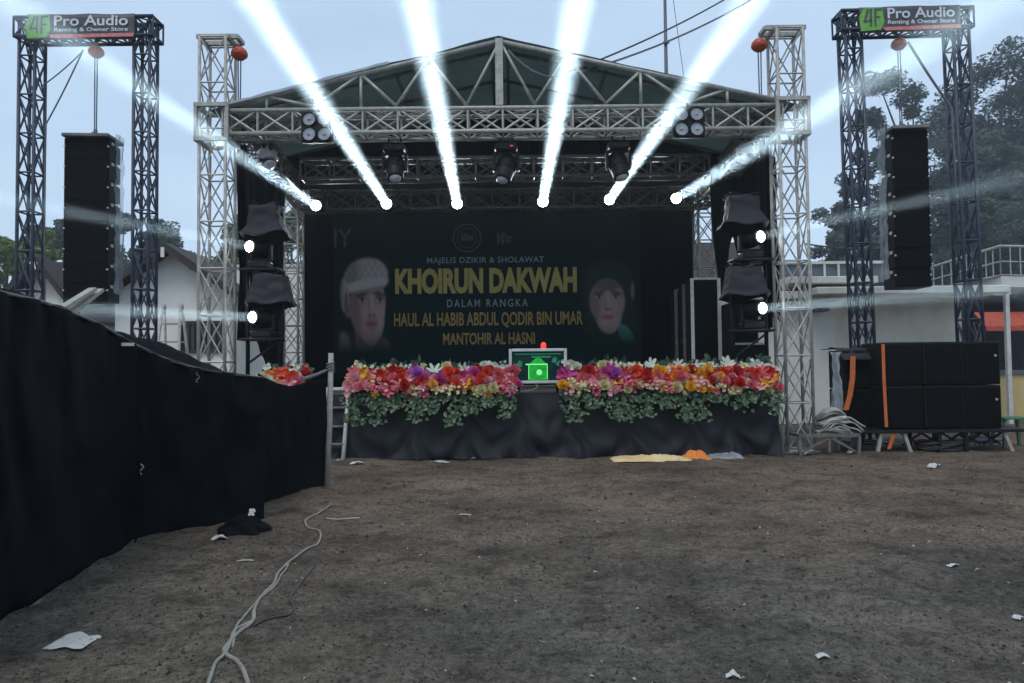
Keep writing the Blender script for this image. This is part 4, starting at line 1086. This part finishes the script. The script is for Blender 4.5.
# gear stowed underneath: a coil of black cable
c = MB(); pts = []
for k in range(240):
    a = k*.26; r = .2+.05*math.sin(k*.37); pts.append(V(r*1.5*math.cos(a), r*.8*math.sin(a), .03+.0005*k+.015*math.sin(k*.9)))
c.tube(pts, .012, 5); o = c.build('cable_coil', 'cable_black'); o.location = (sa.x+.9, YSB+.15, 0); tag(o, 'coil of black cable lying under the subwoofer riser', 'cable')
tr = thing('green_stool', 'small green-painted stool at the yellow wall beside the subwoofers', 'stool', P(1012, 452, 12.4)*1)
tr.location.z = 0
MB().box((0, 0, .47), (.46, .34, .035), bev=.006).build('seat', 'green_wall', tr)
for x in (-1, 1):
    for y in (-1, 1): MB().bar((x*.24, y*.17, 0), (x*.18, y*.12, .452), .04).build('leg', 'green_wall', tr)

# bundle of folded cloth / cable heap on the trestle
ba, bb = P(815, 412, 11.5), P(860, 412, 11.5); zt_ = P(830, 434, 11.5).z
bundle = thing('cloth_bundle', 'pale bundle of folded tarpaulin and cable slumped on the low trestle', 'bundle', ((ba.x+bb.x)/2-.04, 11.62, zt_))
for k in range(7):
    wd = .29-.015*k+U(-.03, .03); zz = .03+.052*k
    def lay(u, v, k=k, wd=wd, zz=zz):
        t_ = v*2*PI; rr = .042+.014*N3((u*5, k, 1))
        x = (u-.5)*2*wd; e_ = (1-abs(2*u-1)**6)
        return (x+U(0, 0)+.03*math.sin(k*2.3), .17*math.cos(t_)*e_-.02*k*.0+.05*N3((u*3, k*2, 3)), zz+rr*math.sin(t_)*e_-.08*abs(u-.5)**2*4*(k/7)+.03*math.sin(u*5+k))
    MB().grid(lay, 26, 10).build('fold', ('weathered_pole', 'concrete', 'dull_steel')[k % 3], bundle)
b = MB()
for k in range(4):
    b.tube([V(-.33+.03*k+.66*i/16, -.19-.01*k+.02*math.sin(i+k), .1+.05*k-.28*(i/16-.5)**2*2+.02*math.sin(i*.8+k*2)) for i in range(17)], .014, 6)
b.build('cable', 'weathered_pole', bundle)

# dropped cloth and plastic in front of the stage
def dropped(name, label, cat, px0, px1, py, m, hgt_, dep, seed, pyb=None):
    a, b_ = G(px0, py), G(px1, py); L_ = (b_-a).length
    def f(u, v):
        e_ = math.sin(PI*u)**.5*math.sin(PI*v)**.6 if 0 < u < 1 and 0 < v < 1 else 0
        n_ = .5+.5*N3((u*L_*3.2, v*2.5, seed))+.28*abs(N3((u*L_*9, v*6, seed+1)))+.14*abs(N3((u*L_*22, v*14, seed+2)))
        return ((u-.5)*L_, (v-.5)*dep*(.6+.6*N3((u*3, 1, seed))+.5)+.06*N3((u*6, v*2, seed+3)), .008+hgt_*e_*(.35+1.1*n_*n_))
    o = MB().grid(f, 110, 36).build(name, m); o.location = a.lerp(b_, .5); return tag(o, label, cat)
dropped('dropped_cloth', 'long pale yellow cloth dropped on the ground at the skirt foot', 'cloth', 611, 692, 460, 'yellow_cloth', .09, .42, 3)
dropped('dropped_cloth', 'short orange cloth lying on the end of the yellow cloth', 'cloth', 683, 709, 458.5, 'orange_cloth', .12, .4, 6)
dropped('plastic_sheet', 'crumpled clear plastic lying beside the orange cloth', 'plastic', 707, 742, 458, 'clear_plastic', .1, .3, 9)

# ================================================================== houses on the left
def house(label, pk, el, er, Y, depth, wallm, extra=.5, ridge_back=True):
    p, a, b_ = P(*pk, Y), P(*el, Y), P(*er, Y)
    t = thing('house', label, 'house', (p.x, Y, 0)); ox = p.x
    wl = MB(); i = .35
    def zline(x): return a.z+(p.z-a.z)*(x-a.x)/(p.x-a.x) if x < p.x else p.z+(b_.z-p.z)*(x-p.x)/(b_.x-p.x)
    xs_ = [a.x+i, p.x, b_.x-i]
    v = [(x-ox, y, z) for y in (0, depth) for x, z in ((xs_[0], -.1), (xs_[2], -.1), (xs_[2], zline(xs_[2])-.12), (xs_[1], p.z-.12), (xs_[0], zline(xs_[0])-.12))]
    wl.add(v, [(0, 1, 2, 3, 4), (9, 8, 7, 6, 5), (0, 4, 9, 5), (1, 6, 7, 2)])
    wl.build('wall', wallm, t)
    rfm = MB()
    for e_ in (a, b_):
        d_ = (e_-p); e2_ = p+d_*1.04
        q = [V(p.x-ox, -.55, p.z), V(e2_.x-ox, -.55, e2_.z), V(e2_.x-ox, depth+.4, e2_.z), V(p.x-ox, depth+.4, p.z)]
        u_ = V(0, 0, .13)
        rfm.add(q+[x+u_ for x in q], [(3, 2, 1, 0), (4, 5, 6, 7), (0, 1, 5, 4), (1, 2, 6, 5), (2, 3, 7, 6), (3, 0, 4, 7)])
    r_ = rfm.build('roof', 'roof_tile', t)
    fb = MB()
    for e_ in (a, b_): fb.bar((p.x-ox, -.58, p.z-.06), (p.x-ox+(e_.x-p.x)*1.03, -.58, p.z-.06+(e_.z-p.z)*1.03),   .05, .11)
    for k in (-.72, -.36, .36, .72):
        e_ = b_ if k > 0 else a; x = p.x-ox+(e_.x-p.x)*abs(k); z = p.z+(e_.z-p.z)*abs(k)-.1
        fb.bar((x, -.5, z), (x, 0, z), .07, .12)
    fb.build('bargeboard', 'brown_wood', r_)
    ks = MB().box((0, -.62, p.z-.2), (.1, .05, .3)); ks.build('ridge_beam', 'white_wall', r_)
    return t
h1 = house('white gabled house with a dark tiled roof behind the aluminium ladder', (172, 249), (104, 298), (241, 296), 23, 9, 'white_wall')
wq = P(201, 337, 23); 
f = MB(); hw_, hh_ = .62, .45
lx_ = wq.x-h1.location.x
for x in (-1, -.0, 1): f.bar((lx_+x*hw_, -.05, wq.z-hh_), (lx_+x*hw_, -.05, wq.z+hh_), .08)
for z in (-1, 1): f.bar((lx_-hw_-.04, -.05, wq.z+z*hh_), (lx_+hw_+.04, -.05, wq.z+z*hh_), .08, .09)
fo = f.build('window', 'brown_wood', h1)
MB().box((lx_, -.012, wq.z), (2*hw_-.06, .02, 2*hh_-.06)).build('pane', 'dark_glass', fo)
g_ = MB()
for k in range(7): g_.bar((lx_-hw_+.12+k*.166, -.075, wq.z-hh_), (lx_-hw_+.12+k*.166, -.075, wq.z+hh_), .025)
g_.build('window_grille', 'black_metal', fo)
house('small grey-white house with a brown roof behind the fence gantry', (47, 263), (2, 306), (92, 322), 26, 12, 'grey_wall')
wa, wb = P(232, 322, 24), P(318, 322, 24)
t = thing('compound_wall', 'long white compound wall behind the stage, joining the gabled house', 'wall', ((wa.x+wb.x)/2+1, 24.5, 0))
MB().box((0, 0, P(270, 268, 24.5).z/2), (wb.x-wa.x+2.2, .2, P(270, 268, 24.5).z)).build('wall', 'white_wall', t)
MB().box((0, 0, P(270, 268, 24.5).z+.05), (wb.x-wa.x+2.3, .32, .1), bev=.01).build('coping', 'concrete', t)
# aluminium ladder by the house
la = P(168, 306, 17); t = thing('folding_ladder', 'aluminium folding ladder standing open in front of the white house', 'ladder', (P(172, 400, 17).x, 17, 0))
zl = la.z
for sx in (-1, 1):
    for sy in (-1, 1):
        MB().tube([(sx*.34, sy*.5, 0), (sx*.2, sy*.04, zl)], .032, 8).build('rail', 'silver_paint', t)
for k in range(1, 7):
    f_ = k/7
    for sy in (-1, 1):
        x = .34+(.2-.34)*f_; y = sy*(.5+(.04-.5)*f_); MB().bar((-x, y, zl*f_), (x, y, zl*f_), .045, .025).build('rung', 'silver_paint', t)
for sx in (-1, 1): MB().tube([(sx*.2, 0, zl-.08), (sx*.2, 0, zl+.04)], .055, 10).build('hinge', 'silver_paint', t)
t = thing('timber_planks', 'pale timber planks poking up behind the fabric fence below the speaker array', 'planks', P(82, 300, 6.6))
for k, (a, b_) in enumerate((((56, 312), (93, 289)), ((66, 316), (100, 290)))):
    MB().bar(P(*a, 6.6+.1*k)-t.location, P(*b_, 7.0+.1*k)-t.location, .09, .03).build('plank', 'weathered_pole', t)

# ================================================================== concrete building on the right
YBD = 18.0
def X_(px, Y): return P(px, 330, Y).x
def Z_(px, py, Y): return P(px, py, Y).z
bd = thing('concrete_building', 'grey concrete building with flat canopy slabs behind the subwoofers', 'building', (X_(900, YBD), YBD, 0))
o_ = bd.location
def bbox(name, m, xa, xb, ya, yb, za, zb, par=bd, bev=0):
    return MB().box(((xa+xb)/2-o_.x, (ya+yb)/2-o_.y, (za+zb)/2), (xb-xa, yb-ya, zb-za), bev=bev).build(name, m, par)
zc1 = Z_(900, 290, YBD-1.2)
bbox('wall', 'grey_wall', X_(828, YBD), X_(962, YBD), YBD, YBD+7, -.1, Z_(900, 286, YBD))
bbox('wall', 'white_wall', X_(722, YBD), X_(829, YBD)-.01, YBD-.35, YBD+6, -.1, Z_(805, 300, YBD-.35))
bbox('canopy', 'concrete', X_(818, YBD-1.3), X_(1012, YBD-1.3), YBD-1.3, YBD+6.8, Z_(900, 293.5, YBD-1.3), Z_(900, 286, YBD-1.3), bev=.02)
bbox('canopy', 'concrete', X_(790, YBD-.9), X_(880, YBD-.9), YBD-.9, YBD+5, Z_(850, 283, YBD-.9), Z_(850, 276, YBD-.9), bev=.02)
bbox('canopy', 'concrete', X_(740, YBD-.8), X_(845, YBD-.8), YBD-.8, YBD+3, Z_(805, 299, YBD-.8), Z_(805, 291, YBD-.8), bev=.02)
bbox('parapet', 'dark_parapet', X_(780, YBD+2), X_(900, YBD+2), YBD+2, YBD+2.2, Z_(850, 282, YBD+2), Z_(850, 264, YBD+2))
bbox('parapet_cap', 'concrete', X_(778, YBD+1.95), X_(902, YBD+1.95), YBD+1.93, YBD+2.27, Z_(850, 264, YBD+2)+.002, Z_(850, 262, YBD+2)+.02)
pm = MB()
for px in (812, 826, 840, 855, 870): pm.bar((X_(px, YBD+1.9)-o_.x, 1.9, Z_(850, 276, YBD+1.9)), (X_(px, YBD+1.9)-o_.x, 1.9, Z_(850, 264, YBD+1.9)), .05)
pm.build('parapet_rib', 'concrete', bd)
bbox('wall', 'recess_shade', X_(962, YBD)+.01, X_(1100, YBD), YBD+2.5, YBD+3, -.1, Z_(980, 286, YBD+2.5))  # back of the open recess, its shade painted in as a near-black colour
for px in (1008,):
    x = X_(px, YBD-1.15); bbox('column', 'white_metal', x-.045, x+.045, YBD-1.17, YBD-1.08, 0, Z_(900, 293.5, YBD-1.3)-.002)
bbox('wall', 'yellow_wall', X_(992, YBD-.6), X_(1120, YBD-.6), YBD-.6, YBD-.4, Z_(1010, 417, YBD-.6), Z_(1010, 374, YBD-.6))
bbox('wall_base', 'green_wall', X_(992, YBD-.6)-.01, X_(1120, YBD-.6), YBD-.63, YBD-.38, -.1, Z_(1010, 417, YBD-.6)-.003)
bbox('coping', 'dark_parapet', X_(990, YBD-.6), X_(1122, YBD-.6), YBD-.66, YBD-.34, Z_(1010, 374, YBD-.6)+.002, Z_(1010, 371, YBD-.6)+.02)
bbox('pipe_stub', 'dark_parapet', X_(812, YBD-.4), X_(824, YBD-.4), YBD-.75, YBD-.352, Z_(818, 312, YBD-.4), Z_(818, 309, YBD-.4))
# upper gallery with a slanting railing
pts = [(903, 276, YBD+7), (960, 258, YBD+3.5), (1000, 246, YBD+1), (1060, 247, YBD+.8)]
top = [P(*p)-o_ for p in pts]; 
lo = [p-V(0, 0, .75) for p in top]
rl = MB()
for s in (top, lo, [p-V(0, 0, .4) for p in top]):
    rl.tube(s, .035 if s is top else .02, 6)
for a, b_, n in ((0, 1, 7), (1, 2, 6), (2, 3, 6)):
    for i in range(n+1):
        p = top[a].lerp(top[b_], i/n); rl.tube([p, p-V(0, 0, .75)], .017, 5, cap=False)
rl.build('gallery_railing', 'silver_paint', bd)
sl_ = MB()
vs = [p-V(0, 0, .78) for p in top]+[p-V(0, 0, 1.05) for p in top]+[p-V(0, -2.5, .78) for p in top]+[p-V(0, -2.5, 1.05) for p in top]
sl_.add(vs, [(i, i+1, i+5, i+4) for i in range(3)]+[(i+8, i+9, i+1, i) for i in range(3)]+[(i+4, i+5, i+13, i+12) for i in range(3)])
sl_.build('gallery_slab', 'concrete', bd)
x = X_(1003, YBD+1.2); bbox('column', 'concrete', x-.14, x+.14, YBD+1.05, YBD+1.33, Z_(900, 286, YBD-1.3)+.002, top[2].z-1.06)
# red-roofed stall inside the recess
t = thing('red_stall', 'small stall with a red awning under the canopy at the yellow wall', 'stall', (X_(1012, YBD+.8), YBD+.8, 0))
za, zb_ = Z_(1010, 326, YBD+.8), Z_(1010, 311, YBD+.8)
xw = X_(1040, YBD+.8)-X_(988, YBD+.8)
MB().add([(-xw/2, 0, za), (xw/2, 0, za), (xw/2, .5, zb_), (-xw/2, .5, zb_), (-xw/2, 0, za-.12), (xw/2, 0, za-.12)], [(0, 1, 2, 3), (4, 5, 1, 0)]).build('awning', 'red_roof', t, .03)
for sx in (-1, 1): MB().bar((sx*(xw/2-.05), .3, 0), (sx*(xw/2-.05), .3, za+.1), .06).build('post', 'dull_steel', t)
MB().box((0, .25, .45), (xw-.2, .4, .9), bev=.02).build('counter', 'brown_wood', t)
# brown shed roof glimpsed behind the stage
t = thing('shed', 'brown-roofed shed glimpsed behind the rear truss tower near the pale-edged speaker', 'shed', (X_(712, 26), 26, 0))
zt2, zl2 = Z_(712, 243, 28), Z_(712, 286, 26)
MB().box((0, 2, zl2/2), (5.4, 4, zl2)).build('wall', 'grey_wall', t)
MB().add([(-3, -.5, zl2-.05), (3, -.5, zl2-.05), (3, 2.2, zt2), (-3, 2.2, zt2), (3, 4.6, zl2-.05), (-3, 4.6, zl2-.05)], [(0, 1, 2, 3), (3, 2, 4, 5)]).build('roof', 'roof_tile', t, .1)

# mast and wires behind the roof
mq = P(666, 60, 19.5)
t = thing('antenna_mast', 'thin grey mast rising behind the stage roof', 'mast', (mq.x, 19.5, 0))
zm_ = P(666, -60, 19.5).z
MB().tube([(0, 0, 0), (0, 0, zm_*.6), (0, 0, zm_)], [.07, .055, .035], 10).build('mast_tube', 'chain_steel', t)
MB().box((0, 0, .1), (.4, .4, .2), bev=.02).build('footing', 'concrete', t)
for k in range(6): 
    z = zm_*(.3+.12*k); MB().box((0, -.06, z), (.16, .05, .06)).build('clamp', 'chain_steel', t)
rope('overhead_wire', 'upper overhead wire slanting over the roof by the mast', 'wire', sagline(P(760, -22, 15.5), P(566, 73, 11.75), .12), .016, 'cable_black', 5, 'overhead wires')
rope('overhead_wire', 'lower overhead wire slanting over the roof and hanging along the gable', 'wire', sagline(P(775, -15, 15.3), P(566, 76, 11.55), .18)+sagline(P(566, 76, 11.55), P(508, 50, 11.6), .16)[1:], .018, 'rope_grey', 5, 'overhead wires')
rope('guy_wire', 'very thin wire dropping beside the mast', 'wire', sagline(P(672, -10, 19.5), P(684, 78, 19.5), .02), .009, 'rope_grey', 5)
rope('overhead_wire', 'slack wire crossing low between the roof tower and the gantry by the trees', 'wire', sagline(P(805, 244, 22), P(1040, 212, 24), .55), .025, 'cable_black', 5)

# ================================================================== trees
def tree(label, px, Y, ztop, spread, clumps, m, lsz, nleaf, seed, name='tree', z0f=.35, trunk_r=.25, lean=0):
    rnd = random.Random(seed); X = P(px, 300, Y).x; spread *= 1.75; lsz *= 1.25; trunk_r *= 1.5; nleaf = int(nleaf*2.2); lean *= 1.6
    t = thing(name, label, 'tree', (X, Y, 0))
    H = ztop; tops = V(lean, 0, H*.8)
    tr = MB(); mid = V(lean*.4+rnd.uniform(-.3, .3), rnd.uniform(-.3, .3), H*.42)
    tr.tube([V(0, 0, -.2), V(.05, 0, H*.2), mid, mid.lerp(tops, .6), tops], [trunk_r*1.25, trunk_r, trunk_r*.75, trunk_r*.45, trunk_r*.15], 9)
    lf = MB()
    for (dx, dz, rx, rz) in clumps:
        c = V(dx*spread, rnd.uniform(-.45, .45)*spread, H*dz)
        st_ = V(0, 0, 0).lerp(mid, min(1, max(.5, dz*.9))) if dz < .55 else mid.lerp(tops, min(.8, (dz-.42)*1.1))
        bend = st_.lerp(c, .5)+V(rnd.uniform(-.3, .3), rnd.uniform(-.3, .3), rnd.uniform(.0, .5))
        tr.tube([st_, bend, c], [trunk_r*.38, trunk_r*.22, trunk_r*.08], 6)
        RX, RZ = rx*spread, rz*H
        for j in range(8):      # twig clusters
            d_ = V(rnd.gauss(0, 1), rnd.gauss(0, 1), rnd.gauss(0, 1)).normalized()*rnd.uniform(.4, 1)
            sc_ = c+V(d_.x*RX, d_.y*RX, d_.z*RZ)
            tr.tube([c, c.lerp(sc_, .55)+V(0, 0, .1), sc_], [trunk_r*.09, trunk_r*.06, trunk_r*.03], 4, cap=False)
            rr = rnd.uniform(.42, .68)
            for k in range(int(nleaf*rx*rnd.uniform(.6, 1.3))):
                e_ = V(rnd.gauss(0, 1), rnd.gauss(0, 1), rnd.gauss(0, 1)).normalized()*rnd.random()**.4
                p = sc_+V(e_.x*RX*rr, e_.y*RX*rr, e_.z*RZ*rr*.8)
                a = V(rnd.uniform(-1, 1), rnd.uniform(-1, 1), rnd.uniform(-.6, .6)).normalized(); b_ = a.orthogonal().normalized()
                s_ = lsz*rnd.uniform(.6, 1.35)
                lf.add([p-a*s_*.5, p+b_*s_*.32, p+a*s_*.5, p-b_*s_*.32], [(0, 1, 2, 3)])
    tr.build('trunk', 'bark', t); lf.build('crown', m, t)
    return t
YT = 100
big = [(-.62, .93, .30, .07), (-.25, .86, .22, .06), (-.85, .78, .22, .06), (-.5, .72, .26, .07), (-.1, .70, .2, .06), (-.95, .60, .2, .05), (-.45, .56, .3, .07), (-1.05, .44, .25, .06), (-.6, .40, .3, .08), (-.2, .45, .28, .08), (0, .56, .22, .06)]
tree('tall open-crowned tree with gaps of sky behind the hanging speaker array on the building side', 925, YT, P(920, 60, YT).z, 5.6, big, 'leaf_dark', .5, 330, 4, trunk_r=.42, lean=-1)
rc = random.Random(3)
big += [(rc.uniform(-1.0, .25), rc.uniform(.42, .86), rc.uniform(.14, .24), rc.uniform(.035, .06)) for _ in range(16)]
big2 = [(.1, .96, .3, .06), (.55, .92, .3, .07), (-.2, .86, .3, .08), (.35, .8, .34, .09), (.8, .8, .34, .09), (-.35, .7, .3, .08), (.1, .66, .34, .09), (.6, .64, .36, .1), (1.0, .62, .3, .1), (-.1, .5, .34, .1), (.4, .46, .36, .1), (.8, .45, .36, .1), (0, .32, .4, .1), (.5, .3, .4, .1)]
big2 += [(rc.uniform(-.3, 1.0), rc.uniform(.3, .9), rc.uniform(.2, .3), rc.uniform(.05, .08)) for _ in range(16)]
big2 = [(a_, b_, c_*1.3, d_*1.25) for a_, b_, c_, d_ in big2]
tree('broad dense tree rising behind the gantry tower next to the canopy', 992, YT+4, P(1000, 60, YT+4).z, 6.5, big2, 'leaf_dark', .5, 380, 9, trunk_r=.45)
for i, (px, ty, sp, lab) in enumerate(((905, 190, 4.0, 'low dark tree just above the canopy between the array and the gantry tower'), (868, 205, 2.6, 'slim dark tree seen inside the gantry beside the array'), (960, 150, 5, 'dark tree filling the space behind the slanting railing'), (1030, 170, 5.5, 'dark tree at the frame edge above the slanting railing'))):
    Y = 80+3*i
    cl = [(random.uniform(-.9, .9), .98-.13*k/1.6+random.uniform(-.03, .03)-.06, random.uniform(.34, .5), .1) for k in range(9)]
    tree(lab, px, Y, P(px, ty, Y).z, sp, cl, 'leaf_dark', .42, 300, 20+i, trunk_r=.25)
for i, (px, ty, sp, m, lab, Y) in enumerate(((52, 228, 3.2, 'leaf_dark', 'hazy tree between the small grey house and the fence gantry', 88), (117, 216, 3.0, 'leaf_dark', 'dark tree behind the left slope of the gabled roof', 84), (150, 226, 2.8, 'leaf_mid', 'round tree just above the ridge of the white gabled house', 92),
                       (200, 240, 3.2, 'leaf_dark', 'low tree right of the gabled roof seen through the front tower', 90), (5, 238, 2.0, 'leaf_yellow', 'yellow-green tree at the edge beyond the small grey house', 54), (82, 235, 3.0, 'leaf_dark', 'tree behind the hanging array over the fence', 95),
                       (291, 212, 2.2, 'leaf_yellow', 'yellow-green tree seen through the gap beside the rear truss tower', 53), (262, 222, 2.6, 'leaf_mid', 'green tree behind the compound wall and the covered moving heads', 64))):
    cl = [(random.uniform(-.85, .85)*(1-.5*max(0, .5-k/9)), .95-.11*k/1.5+random.uniform(-.03, .03), random.uniform(.3, .46), .1) for k in range(9)]
    tree(lab, px, Y, P(px, ty, Y).z, sp, cl, m, .38, 230, 40+i, trunk_r=.2)
# far wood closing the horizon: reads as one mass
rnd = random.Random(5); fw = MB()
for k in range(15000):
    a = rnd.uniform(-1.15, 1.15); d_ = rnd.uniform(150, 165); x = d_*math.tan(a*.72); 
    top_ = 8+2.2*N3((x*.05, 0, 2))+1.6*N3((x*.2, 0, 5)); z = rnd.random()**.7*top_
    p = V(x, d_, z); q = V(rnd.uniform(-1, 1), rnd.uniform(-.4, .4), rnd.uniform(-.7, .7)).normalized(); b_ = q.orthogonal().normalized(); s_ = rnd.uniform(.7, 1.7)
    fw.add([p-q*s_*.5, p+b_*s_*.4, p+q*s_*.5, p-b_*s_*.4], [(0, 1, 2, 3)])
tag(fw.build('far_wood', 'leaf_dark'), 'low belt of far trees beyond the houses and the building', 'wood', kind='stuff')

# ================================================================== on the ground
def on(px, py): q = G(px, py); return V(q.x, q.y, hgt(q.x, q.y))
def cable(label, pix, r, m, wob=.02):
    ctrl = [on(*p) for p in pix]; pts = []
    for i in range(len(ctrl)-1):
        p0, p1, p2, p3 = ctrl[max(i-1, 0)], ctrl[i], ctrl[i+1], ctrl[min(i+2, len(ctrl)-1)]
        n = max(3, int((p2-p1).length/.05))
        for k in range(n):
            t_ = k/n; q = .5*((2*p1)+(p2-p0)*t_+(2*p0-5*p1+4*p2-p3)*t_*t_+(3*p1-p0-3*p2+p3)*t_**3)
            q.x += wob*N3((q.x*2, q.y*3.1, r*900)); q.z = hgt(q.x, q.y)+r*.9+.004*N3((q.x*5, q.y*5, 3)); pts.append(q)
    o = MB().tube(pts, r, 8).build('ground_cable', m); return tag(o, label, 'cable', 'cables on the ground')
cable('thick pale cable winding across the dirt from the camera towards the pole',
      [(203, 700), (212, 668), (224, 655), (236, 636), (254, 626), (255, 612), (260, 600), (275, 585), (281, 572), (293, 561), (305, 550), (317, 545), (321, 537), (318, 531), (308, 527), (307, 521), (320, 514), (333, 507)], .0095, 'cable_grey')
cable('thick cable bending back to the camera beside the winding pale one', [(255, 615), (252, 630), (238, 640), (225, 653), (234, 660), (242, 668), (252, 690)], .0105, 'cable_grey')
cable('thin grey cable running alongside the winding one', [(232, 650), (238, 634), (246, 617), (262, 600), (276, 584), (284, 574), (290, 564)], .007, 'cable_grey')
cable('thin black cable looping off the winding one near the middle', [(254, 632), (262, 626), (275, 622), (288, 618), (292, 612), (288, 603), (291, 595), (300, 587), (318, 560)], .006, 'cable_black')
cable('thin dry vine lying from the winding cable towards the stage', [(326, 520), (345, 519), (366, 518)], .008, 'weathered_pole')

# sheet of paper and the larger scraps are things of their own
def scrap(label, px, py, s_, m='paper', name='paper_scrap', cat='litter', flat=.25, seed=0, asp=.7):
    def f(u, v):
        return ((u-.5)*s_*(1+.25*N3((u*2, v*2, seed))), (v-.5)*s_*asp*(1+.4*N3((u*2, v*3, seed+4))), .006+s_*flat*(.5+.5*N3((u*2.6, v*2.6, seed+8)))*math.sin(PI*min(1, max(0, u*.9+.05))))
    o = MB().grid(f, 14, 14).build(name, m, thick=.002); o.location = on(px, py); o.rotation_euler = (0, 0, seed*1.7 % 1.2-.5); return tag(o, label, cat, 'litter on the dirt')
scrap('large white sheet of paper lying flat near the tall fabric fence', 74, 645, .2, flat=.05, seed=1, asp=1.0)
scrap('white bag lying alone on the bare earth in front of the subwoofers', 935, 468, .17, flat=.7, seed=2)
scrap('white scrap lying in the near foreground right of centre', 733, 680, .06, flat=.5, seed=3)
scrap('white crumpled paper in front of the step ladder', 357, 467, .2, flat=.3, seed=4)
scrap('pale scrap lying at the skirt foot below the violet flower arrangement', 440, 461, .3, flat=.12, seed=5, asp=.5)
scrap('two-lobed white scrap at the skirt between the ladder and the screen', 474, 459, .12, flat=.4, seed=6)
scrap('white scrap beside the heap of black cloth', 219, 542, .12, flat=.4, seed=7)
scrap('pale twist of paper at the trestle under the cloth bundle', 808, 455, .12, flat=.6, seed=8)
scrap('pale lump of foam at the trestle leg near the subwoofers', 852, 454, .13, flat=.6, seed=9)
scrap('pale strip of paper on the dirt right of the thin vine', 465, 515, .12, flat=.12, seed=10, asp=.3)
scrap('thin white strip on the ground in front of the tall fence panel', 245, 563, .11, flat=.1, seed=11, asp=.2)
scrap('small white scrap on the near dirt among pebbles at the frame corner', 1018, 617, .06, flat=.5, seed=12)
scrap('white scrap on the ground left of the hollow', 823, 660, .06, flat=.5, seed=13)
scrap('pale scrap on the dirt beyond the hollow', 953, 572, .1, flat=.2, seed=14, asp=.35)
rnd = random.Random(8)
nb = MB()
for k in range(230):
    y = 2.9+8*rnd.random()**1.5; x = rnd.uniform(-.72, .72)*y
    if x < -1.6 and y < 8 and x < -.35*y-.3: continue
    p = V(x, y, hgt(x, y)+.004); s_ = rnd.uniform(.006, .018)*(1 if rnd.random() < .9 else 1.5)
    a = rnd.uniform(0, 6); d_ = V(math.cos(a), math.sin(a), rnd.uniform(-.1, .4)).normalized()*s_; e_ = V(-math.sin(a), math.cos(a), rnd.uniform(0, .5)).normalized()*s_*rnd.uniform(.3, .8)
    nb.add([p-d_*.6, p+e_*.5, p+d_, p-e_*.6+V(0, 0, s_*.5), p+V(0, 0, s_*.7)], [(0, 1, 4), (1, 2, 4), (2, 3, 4), (3, 0, 4)])
tag(nb.build('litter_crumbs', 'scrap'), 'tiny pale crumbs of litter strewn over the dirt', 'litter', kind='stuff')
cl = MB()
for k in range(24000):
    y = 2.5+9.3*rnd.random()**1.9; x = rnd.uniform(-.75, .75)*y
    s_ = rnd.uniform(.003, .0085)*(1 if rnd.random() < .94 else rnd.uniform(1.4, 2.3))*(1+.06*y)
    p = V(x, y, hgt(x, y)+s_*.15)
    q = [V(rnd.uniform(.6, 1.3), 0, 0), V(0, rnd.uniform(.6, 1.3), 0), V(-rnd.uniform(.6, 1.3), 0, 0), V(0, -rnd.uniform(.6, 1.3), 0)]
    cl.add([p+x_*s_ for x_ in q]+[p+V(rnd.uniform(-.3, .3), rnd.uniform(-.3, .3), rnd.uniform(.5, 1.0))*s_], [(0, 1, 4), (1, 2, 4), (2, 3, 4), (3, 0, 4)])
tag(cl.build('dirt_clods', 'clod'), 'small clods and grit scattered over the yard', 'dirt', kind='stuff')
tw = MB()
for k in range(6000):
    y = 2.4+7.5*rnd.random()**1.8; x = rnd.uniform(-.75, .75)*y
    if N3((x*.9, y*.9, 12)) < -.12+.05*(y-4): continue
    p = V(x, y, hgt(x, y)+.003); a = rnd.uniform(0, 6.3); L_ = rnd.uniform(.012, .05)
    d_ = V(math.cos(a), math.sin(a), rnd.uniform(0, .45))*L_; n_ = V(-math.sin(a), math.cos(a), 0)*rnd.uniform(.0009, .002)
    tw.add([p-n_, p+n_, p+d_*.6+n_*.7+V(0, 0, .003), p+d_], [(0, 1, 2), (0, 2, 3)])
tag(tw.build('dry_grass', 'twig'), 'worn dry grass and chaff trodden into the near dirt', 'grass', kind='stuff')
